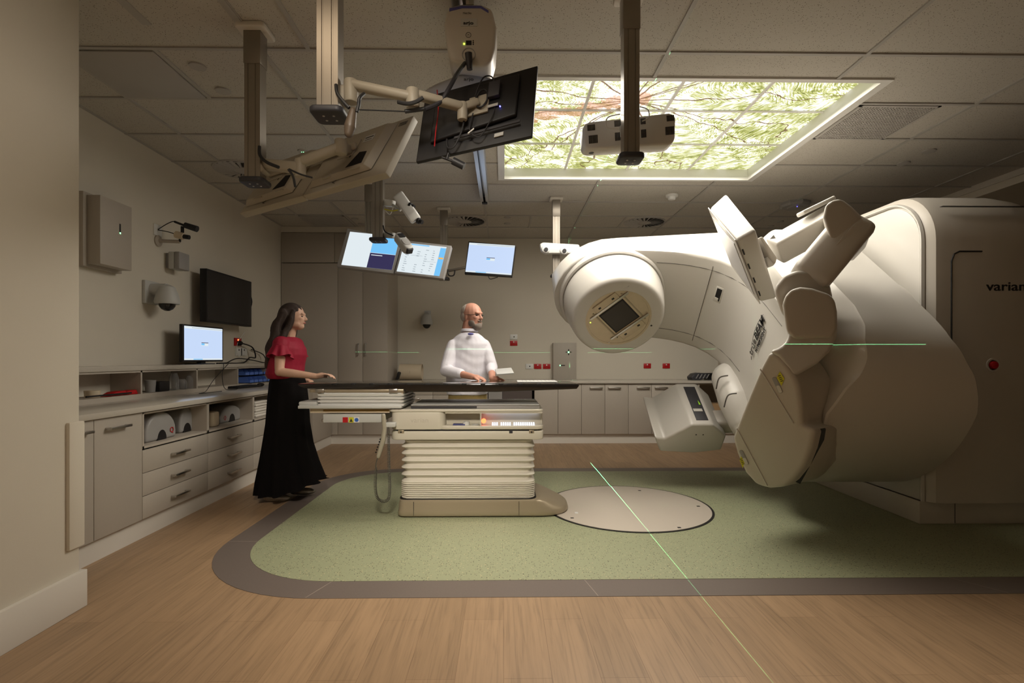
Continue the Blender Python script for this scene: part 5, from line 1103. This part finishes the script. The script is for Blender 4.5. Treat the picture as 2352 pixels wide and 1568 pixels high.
# folding arm
E0 = P(1968, 508, 3.34); S0 = P(1852, 648, 3.30); D0 = P(1778, 577, 3.72); E1 = P(1930, 494, 3.62)
bar('lower_link', S0, E0, .24, .20, SH2, LA, .05, up=(0, -1, .6)); bar('upper_link', D0, E1, .17, .17, SH, LA, .02, up=(-.3, -.5, 1))
prism('elbow', [P(*q, 3.24) for q in ((1895, 470), (1912, 458), (1932, 455), (1955, 472), (1990, 506), (2001, 518), (1998, 545), (1960, 585), (1905, 545), (1890, 500))], (.27, .42, .03), SH2, LA, .05, 5)
prism('elbow_cap', [P(*q, 3.225) for q in ((1906, 578), (1956, 522), (1966, 511), (1980, 508), (1994, 514), (2001, 526), (1998, 542), (1942, 597))], (0, .05, 0), SH2, LA, .006, 2)
lathe('cap_screw', P(1956, 555, 3.224), (0, -1, 0), [(0, .008), (.002, .007)], M['black'], LA, 12)
bar('link_cover', P(1838, 492, 3.66), P(1910, 457, 3.66), .10, .03, SH, LA, .01)
prism('link_label', [P(*q, 3.60) for q in ((1768, 549), (1777, 539), (1782, 547))], (0, .004, 0), M['lgrey'], LA)
# detector panel
A, B, C_, D, E_, F_ = P(1629, 478, 3.98), P(1667, 443, 3.90), P(1736, 527, 3.42), P(1690, 551, 3.50), P(1786, 686, 3.66), P(1746, 695, 3.74)
H1, H2 = A + F_ - D, B + E_ - C_
bm = bmesh.new(); hexa(bm, [A, B, C_, D, H1, H2, E_, F_]); bmobj('detector_panel', bm, SH, LA, .022, 4)
nl = (F_ - A).cross(D - A).normalized(); nl = nl if nl.x < 0 else -nl
q4 = [A, D, F_, H1]; ce = sum(q4, Vector()) / 4
prism('detector_glass', [ce + (q - ce) * .82 + nl * .008 for q in q4], nl * .004, mat('detector_face', (.55, .54, .55), .25), LA)
prism('detector_bezel', [ce + (q - ce) * 1.02 + nl * .001 for q in q4], nl * .006, SH, LA, .002)
fn = (C_ - D).cross(E_ - D).normalized(); fn = fn if fn.y < 0 else -fn
for i in range(4):
    c = D.lerp(F_, .20 + .22 * i) + (C_ - D) * .13 + fn * .002; d = (F_ - D).normalized(); obox('status_window', c, d * .022, (C_ - D).normalized() * .005, fn * .002, M['black'], LA)
prism('panel_hinge', [P(*q, 3.62) for q in ((1760, 590), (1776, 586), (1783, 598), (1780, 608), (1770, 613), (1764, 612))], (0, .14, 0), SH, LA, .01); prism('panel_bracket', [P(*q, 3.60) for q in ((1745, 545), (1752, 542), (1786, 592), (1782, 606), (1768, 590))], (0, .2, 0), SH2, LA, .01)
# x-ray source head (far side)
sp0 = G(.7, -.12, 1.0); sf = [(1527, 1008), (1556, 990), (1590, 975.5), (1639, 975.5), (1669, 1001), (1664, 1022), (1656, 1034), (1594, 1041), (1516, 1037), (1507, 1016), (1503, 994)]
sf = [(1527, 1008), (1590, 975.5), (1639, 975.5), (1669, 1001), (1657, 1034), (1594, 1041), (1516, 1037), (1504, 1005)]
f0 = [PP(*q, sp0, er) for q in sf]; vec = er * .56
prism('source_head', f0, vec, SH, LA, .022, 4)
def tq(u, v): a_, b_ = f0[1], f0[2]; return a_.lerp(b_, u) + vec * v
nq = (f0[2] - f0[1]).cross(vec).normalized(); nq = nq if nq.z > 0 else -nq
prism('source_window', [tq(.28, .10) + nq * .001, tq(.85, .10) + nq * .001, tq(.85, .90) + nq * .001, tq(.28, .90) + nq * .001], nq * .002, M['dark'], LA, .001)
prism('source_shutter', [tq(.32, .30) + nq * .0035, tq(.75, .30) + nq * .0035, tq(.75, .36) + nq * .0035, tq(.32, .36) + nq * .0035], nq * .002, SH, LA); prism('source_light', [tq(.70, .46) + nq * .0035, tq(.78, .46) + nq * .0035, tq(.72, .56) + nq * .0035], nq * .001, emis('lime', (.4, .8, .02), .6), LA)
for px, py in ((1599, 998), (1615, 998)): lathe('source_screw', PP(px, py, sp0, er), -er, [(0, .007), (.002, .006)], M['black'], LA, 10)
sa = G(.95, .12, .98); bar('source_arm', G(.80, .14, 1.02), G(1.25, .0, .85), .16, .18, SH2, LA, .03, up=er)
b_ = Blob(); b_.limb([P(1686, 835, 4.95), P(1672, 868, 4.80), P(1692, 920, 4.62), P(1716, 975, 4.5)], [.06, .145, .155, .14], 20); b_.done('source_arm_cover', SH, LA, .012, 6)
for (a_, c_, b2, yy) in (((1645, 893), (1652, 868), (1672, 862), 4.62), ((1663, 935), (1672, 908), (1692, 903), 4.45)): tube('cover_groove', [P(*a_, yy), P(*c_, yy - .02), P(*b2, yy - .03)], .006, M['inkg'], LA)

# ------------------------------------------------------------------ laser positioning lights: very thin sheets of green light from the wall units
def laser(name, loc, fn, power, lim=None):
    l = bpy.data.lights.new(name, 'POINT'); l.shadow_soft_size = 0; l.energy = power; l.color = (.25, 1, .45); l.use_nodes = True
    nt = l.node_tree; em = nt.nodes['Emission']; L = nt.links
    class W: node_tree = nt
    g = nt.nodes.new('ShaderNodeNewGeometry'); s = nt.nodes.new('ShaderNodeSeparateXYZ'); L.new(g.outputs['Incoming'], s.inputs[0])
    L.new(fn(W, s.outputs), em.inputs['Strength'])
    o = bpy.data.objects.new(name, l); C.objects.link(o); o.location = loc; return o
def sheet(axis, tol):
    def fn(W, s): return mathn(W, 'MULTIPLY', mathn(W, 'LESS_THAN', mathn(W, 'ABSOLUTE', s[axis]), tol), 60)
    return fn
LASERS = True
if LASERS:
    laser('laser_beam', (IX, 8.0, IZ), lambda W, s: mathn(W, 'MULTIPLY', mathn(W, 'LESS_THAN', mathn(W, 'ABSOLUTE', s[0]), .0004), 15), 200)
    laser('laser_beam', (IX, -1.4, IZ), lambda W, s: mathn(W, 'MULTIPLY', mathn(W, 'MULTIPLY', mathn(W, 'LESS_THAN', mathn(W, 'ABSOLUTE', s[2]), .0002), mathn(W, 'LESS_THAN', mathn(W, 'ABSOLUTE', s[0]), .33)), 15), 170)
    laser('laser_beam', (IX, IY, 3.05), lambda W, s: mathn(W, 'MULTIPLY', mathn(W, 'MULTIPLY', mathn(W, 'LESS_THAN', mathn(W, 'MINIMUM', mathn(W, 'ABSOLUTE', s[1]), mathn(W, 'ABSOLUTE', s[0])), .0004), mathn(W, 'GREATER_THAN', mathn(W, 'ABSOLUTE', s[2]), .80)), 15), 20)
# ------------------------------------------------------------------ people
def hand(b, wrist, fwd, up, side, s=1, curl=.7, thumb=1):
    """palm, four fingers and a thumb; fwd: towards fingertips, up: back of hand, side: towards thumb"""
    f, u, d = [Vector(q).normalized() for q in (fwd, up, side)]; w = Vector(wrist)
    b.limb([w, w + f * .045 * s], [.024 * s, .026 * s]); 
    for k in range(4):
        o = (1.5 - k) * .019 * s; L_ = (.036, .040, .037, .030)[k] * s; kn = w + f * (.085 - .004 * abs(k - 1)) * s + d * o
        b.limb([w + f * .02 * s + d * o * .7, kn], [.013 * s, .0105 * s], 8)
        a = kn; ang = curl * .55
        pts, rs = [a], [.0102 * s]
        for j, l in enumerate((L_, L_ * .75, L_ * .55)):
            ang2 = ang + curl * .6 * j; a = a + (f * math.cos(ang2) - u * math.sin(ang2)) * l; pts.append(a); rs.append((.0095, .0085, .007)[j] * s)
        b.limb(pts, rs, 8)
    t0 = w + f * .025 * s + d * .022 * s; t1 = t0 + (f * .6 + d * .75 - u * .15).normalized() * .036 * s; t2 = t1 + (f * .9 + d * .2 - u * .3).normalized() * .030 * s
    b.limb([t0, t1, t2], [.014 * s, .011 * s, .009 * s], 8)
def head(b, c, yaw, s=1, jaw=1):
    """c: head centre (between eyes and nape); faces local +x rotated by yaw"""
    Q = Matrix.Rotation(yaw, 3, 'Z'); c = Vector(c); T_ = lambda x, y, z: c + Q @ Vector((x, y, z)) * s
    E_ = lambda x, y, z, rx, ry, rz: b.ell(T_(x, y, z), (rx * s, ry * s, rz * s), Q)
    E_(-.012, 0, .028, .098, .076, .092); E_(.025, 0, -.02, .066, .062, .085); E_(.045, 0, -.075, .042, .040 * jaw, .034)
    E_(.02, .045, -.06, .045, .018, .03); E_(.02, -.045, -.06, .045, .018, .03)
    E_(.078, 0, .028, .018, .045, .014)                       # brow
    b.limb([T_(.083, 0, .018), T_(.103, 0, -.018)], [.009 * s, .013 * s], 8); E_(.094, .010, -.022, .010, .009, .008); E_(.094, -.010, -.022, .010, .009, .008)
    E_(.058, .035, -.012, .025, .020, .020); E_(.058, -.035, -.012, .025, .020, .020)   # cheeks
    E_(.078, 0, -.045, .014, .024, .007); E_(.074, 0, -.056, .014, .022, .008); E_(.070, 0, -.082, .018, .022, .015)
    for y in (-1, 1): E_(-.012, y * .073, -.008, .016, .007, .026)
    return T_, Q
def face_bits(T_, Q, parent, s=1):
    for y in (-1, 1):
        b = Blob(); b.ell(T_(.074, y * .030, .006), (.010 * s, .012 * s, .0065 * s), Q, 10); b.done('eye', M['eye'], parent, .002, 1)
        b = Blob(); b.limb([T_(.083, y * .016, .026), T_(.078, y * .044, .028)], [.004 * s, .003 * s], 6); b.done('eyebrow', M['hair'], parent, .0018, 1)
    b = Blob(); b.limb([T_(.086, -.018, -.050), T_(.094, 0, -.049), T_(.086, .018, -.050)], [.003 * s, .006 * s, .003 * s], 8); b.done('mouth', M['lip'], parent, .002, 1)

# woman, side on, facing right
WX, WY = -1.915, 4.60
W_ = lambda px, z, dy=0: Vector((XY(px, WY), WY + dy, z))
zz = lambda py, Y=WY: P(1000, py, Y).z
t = thing('person', 'woman with long dark hair, crimson ruffled top and long black skirt, hand on the couch', 'person', (WX, WY, 0))
b = Blob(); hc = W_(675, zz(729)); T_, Q = head(b, hc, R(6), 1.0)
b.limb([W_(671, zz(742)), W_(664, zz(772))], [.048, .052]); b.loft([(W_(656, zz(868)), .125, .15, 0), (W_(658, zz(840)), .12, .155, 0), (W_(660, zz(812)), .125, .165, 0), (W_(659, zz(790)), .105, .17, 0), (W_(662, zz(776)), .06, .10, 0)])
sh = W_(662, zz(793), -.15); el = W_(664, zz(852), -.20); wr = P(727, 864, 4.40)
b.limb([sh, sh.lerp(el, .5), el, el.lerp(wr, .35), wr], [.050, .043, .037, .036, .024]); hand(b, wr, (.06, .012, .012), (0, 0, 1), (.0, 1, -.2), .95, .62)
sh2 = W_(664, zz(793), .15); el2 = W_(655, zz(848), .22); wr2 = W_(690, zz(876), .16); b.limb([sh2, el2, wr2], [.048, .038, .024]); hand(b, wr2, (.8, -.1, -.3), (0, .6, .6), (0, -1, .2), .92, .7)
for dy, px in ((-.07, 640), (.08, 682)): b.limb([W_(650, .9, dy), W_(650, .5, dy), W_(px, .09, dy)], [.08, .055, .036])
b.done('body', M['skinw'], t, .006, 3); face_bits(T_, Q, t)
# hair: cap plus long fall down the back
b = Blob()
for (x, y, z, rx, ry, rz) in ((-.024, 0, .040, .100, .086, .088), (-.060, 0, .0, .070, .084, .095)): b.ell(T_(x, y, z), (rx, ry, rz), Q)
for k in range(9):
    y = (k - 4) * .021; q = [T_(-.075 + abs(y) * .2, y, .03), T_(-.105, y * 1.1, -.06), W_(644 + k % 2, zz(770), y * 1.3), W_(635 - (k % 3), zz(805), y * 1.5), W_(628 + k % 2 * 4, zz(842 + (k % 3) * 5), y * 1.4)]
    b.limb(q, [.040, .042, .040, .040, .016], 8)
for y in (-1, 1): b.limb([T_(.02, y * .070, .045), T_(.0, y * .082, -.01), T_(-.02, y * .080, -.09), W_(652, zz(790), y * .13), W_(640, zz(830), y * .13)], [.020, .024, .028, .030, .016], 8)
def wav(v): return v + Vector((math.sin(v.z * 38 + v.y * 25) * .005, 0, 0)) + Vector((math.sin(v.y * 190 + v.z * 14) * .0035, 0, 0))
b.done('hair', M['hair'], t, .006, 3, wav)
# blouse
b = Blob(); b.loft([(W_(655, zz(869)), .135, .155, 0), (W_(655, zz(858)), .155, .175, 0), (W_(657, zz(838)), .15, .18, 0), (W_(661, zz(815)), .155, .18, 0), (W_(664, zz(800)), .135, .18, 0), (W_(663, zz(786)), .105, .165, 0), (W_(663, zz(774)), .062, .10, 0)])
for s_, sh_, el_ in ((-1, sh, el), (1, sh2, el2)): b.limb([sh_ + Vector((0, -s_ * .05, .004)), sh_ + Vector((0, 0, .006)), sh_.lerp(el_, .25)], [.070, .070, .066], 14)
b.done('blouse', M['blouse'], t, .007, 5)
for sh_, el_, s_ in ((sh, el, -1), (sh2, el2, 1)):   # ruffle sleeves
    bm = bmesh.new()
    d, u, v = basis(el_ - sh_); rings = []
    for j, (a, r_, am) in enumerate(((.0, .062, 0), (.035, .074, .003), (.07, .086, .008), (.105, .098, .014))):
        rings.append([sh_ + d * (a + .012 * math.sin(i * .5 + j) * (j / 3)) + (u * math.cos(2 * math.pi * i / 48) + v * math.sin(2 * math.pi * i / 48)) * (r_ + am * math.sin(i * 2 * math.pi * 9 / 48)) for i in range(48)])
    rr_ = rings + [[p - (p - (sh_ + d * .08)).normalized() * .006 for p in r] for r in rings[::-1]]
    addring(bm, rr_, cap=False); bmobj('ruffle_sleeve', bm, M['blouse'], t, ang=80)
# skirt
bm = bmesh.new(); rings = []
for j, (py, pxa, pxb, dyw, am) in enumerate(((864, 624, 696, .14, 0), (880, 622, 702, .16, .002), (920, 619, 706, .18, .004), (970, 617, 708, .20, .008), (1020, 611, 715, .23, .013), (1065, 605, 728, .26, .02), (1100, 600, 741, .28, .028), (1128, 598, 745, .29, .034))):
    z = zz(py); xa, xb = XY(pxa, WY), XY(pxb, WY); cx, rx = (xa + xb) / 2, (xb - xa) / 2
    if j == 7: z = .06
    rings.append([Vector((cx + (rx + am * math.sin(i * 2 * math.pi * 11 / 96)) * math.cos(2 * math.pi * i / 96), WY + (dyw + am * math.sin(i * 2 * math.pi * 11 / 96 + .6)) * math.sin(2 * math.pi * i / 96), z + (.02 + .03 * math.cos(2 * math.pi * i / 96)) * (j == 7) + .05 * max(0, math.cos(2 * math.pi * (i - 0) / 96)) * (j == 7))) for i in range(96)])
addring(bm, rings); bmobj('skirt', bm, M['skirt'], t, ang=80)
for dy, px in ((-.14, 652), (.07, 688)):
    b = Blob(); c = W_(px, .04, dy); b.ell(c + Vector((.0, 0, -.002)), (.115, .040, .032)).ell(c + Vector((-.07, 0, .01)), (.05, .034, .042)); b.done('shoe', M['shoe'], t, .006, 2, lambda v: Vector((v.x, v.y, max(v.z, .0005))))

# man behind the couch, turned towards the right
MY = 5.10; V_ = lambda px, py, dy=0: Vector((XY(px, MY), MY + dy, P(1000, py, MY).z))
t = thing('person', 'bald man with grey beard and pale shirt leaning behind the couch, holding a tablet', 'person', (XY(1080, MY), MY, 0))
yaw = R(-38); b = Blob(); hc = V_(1085, 727); T_, Q = head(b, hc, yaw, 1.12, 1.2)
b.limb([V_(1078, 742), V_(1074, 775)], [.062, .066]); b.loft([(V_(1074, 915), .17, .13, 0), (V_(1074, 870), .175, .13, 0), (V_(1075, 820), .19, .13, 0), (V_(1077, 790), .19, .12, 0), (V_(1077, 772), .09, .09, 0)])
s1, e1, w1 = V_(1042, 793, -.04), V_(1028, 850, -.14), V_(1092, 862, -.40)
s2, e2, w2 = V_(1112, 793, .0), V_(1130, 843, -.08), V_(1132, 866, -.34)
b.limb([s1, e1, w1], [.055, .045, .028]); hand(b, w1, (.85, -.35, -.12), (.1, -.2, .95), (-.2, -.9, -.1), 1.02, .7)
b.limb([s2, e2, w2], [.055, .045, .028]); hand(b, w2, (.9, -.25, -.05), (.0, -.1, .99), (-.2, .9, 0), 1.02, .8)
for dx, px in ((-.09, 1058), (.09, 1098)): b.limb([V_(px, 930), V_(px - 2, 1000), V_(px - 4, 1092)], [.085, .06, .045])
b.done('body', M['skinm'], t, .006, 3)
b = Blob()
for y in (-1, 1): b.limb([T_(.088, y * .005, .010), T_(.082, y * .052, .010), T_(-.01, y * .082, .012)], [.003, .003, .0025], 6)
b.done('glasses', M['black'], t, .0025, 0)
for y in (-1, 1):
    b = Blob(); b.ell(T_(.076, y * .031, .006), (.010, .013, .007), Q, 10); b.done('eye', M['eye'], t, .0025, 1)
b = Blob(); b.ell(T_(.052, 0, -.085), (.050, .052, .042), Q).ell(T_(.030, .050, -.060), (.044, .018, .034), Q).ell(T_(.030, -.050, -.060), (.044, .018, .034), Q).ell(T_(.084, 0, -.042), (.016, .030, .010), Q).ell(T_(.070, 0, -.078), (.030, .034, .032), Q); b.done('beard', M['beard'], t, .005, 2)
b = Blob(); b.ell(T_(-.040, 0, .004), (.082, .086, .074), Q).ell(T_(-.034, 0, .042), (.090, .082, .082), Q); b.done('cropped_hair', M['ghair'], t, .006, 2)
# shirt
b = Blob(); b.loft([(V_(1073, 905), .20, .155, 0), (V_(1073, 870), .205, .155, 0), (V_(1075, 830), .205, .15, 0), (V_(1076, 805), .205, .14, 0), (V_(1077, 790), .195, .125, 0), (V_(1077, 780), .165, .11, 0), (V_(1077, 772), .13, .10, 0), (V_(1078, 764), .085, .085, 0)])
b.limb([s1, s1.lerp(e1, .4), e1, e1.lerp(w1, .55)], [.060, .066, .060, .048], 14); b.limb([s2, s2.lerp(e2, .4), e2, e2.lerp(w2, .45)], [.060, .064, .058, .048], 14)
def wr_(v): return v + Vector((0, math.sin(v.z * 70 + v.x * 12 + math.sin(v.x * 17) * 2) * .0012, math.sin(v.x * 30) * .002))
b.done('shirt', M['shirt'], t, .007, 5, wr_)
b = Blob(); cn = V_(1078, 762); b.loft([(cn, .088, .088, 0), (cn + Vector((0, 0, .03)), .080, .080, 0)]); b.done('collar', M['shirt'], t, .006, 2)
b = Blob(); b.ell(V_(1083, 768, -.125), (.03, .02, .012)); b.done('lapel_badge', M['blueink'], t, .004, 1)
b = Blob(); b.loft([(V_(1074, 900), .185, .14, 0), (V_(1074, 930), .19, .145, 0), (V_(1074, 950), .18, .14, 0)])
for px in (1056, 1096): b.limb([V_(px, 935), V_(px - 1, 1010), V_(px - 2, 1088)], [.105, .085, .075], 14)
b.done('trousers', M['khaki'], t, .009, 4)
for px in (1054, 1094):
    b = Blob(); c = Vector((XY(px, MY) + .03, MY - .05, .04)); b.ell(c, (.09, .12, .04)); b.done('shoe', M['black'], t, .007, 2, lambda v: Vector((v.x, v.y, max(v.z, .001))))
c = V_(1158, 850, -.44)
t = tag(obox('tablet', c, (.075, .01, .006), (-.01, .10, .02), Vector((0, -.002, .006)), M['lgrey'], None, .004), 'pale grey tablet held by the man over the couch', 'tablet')
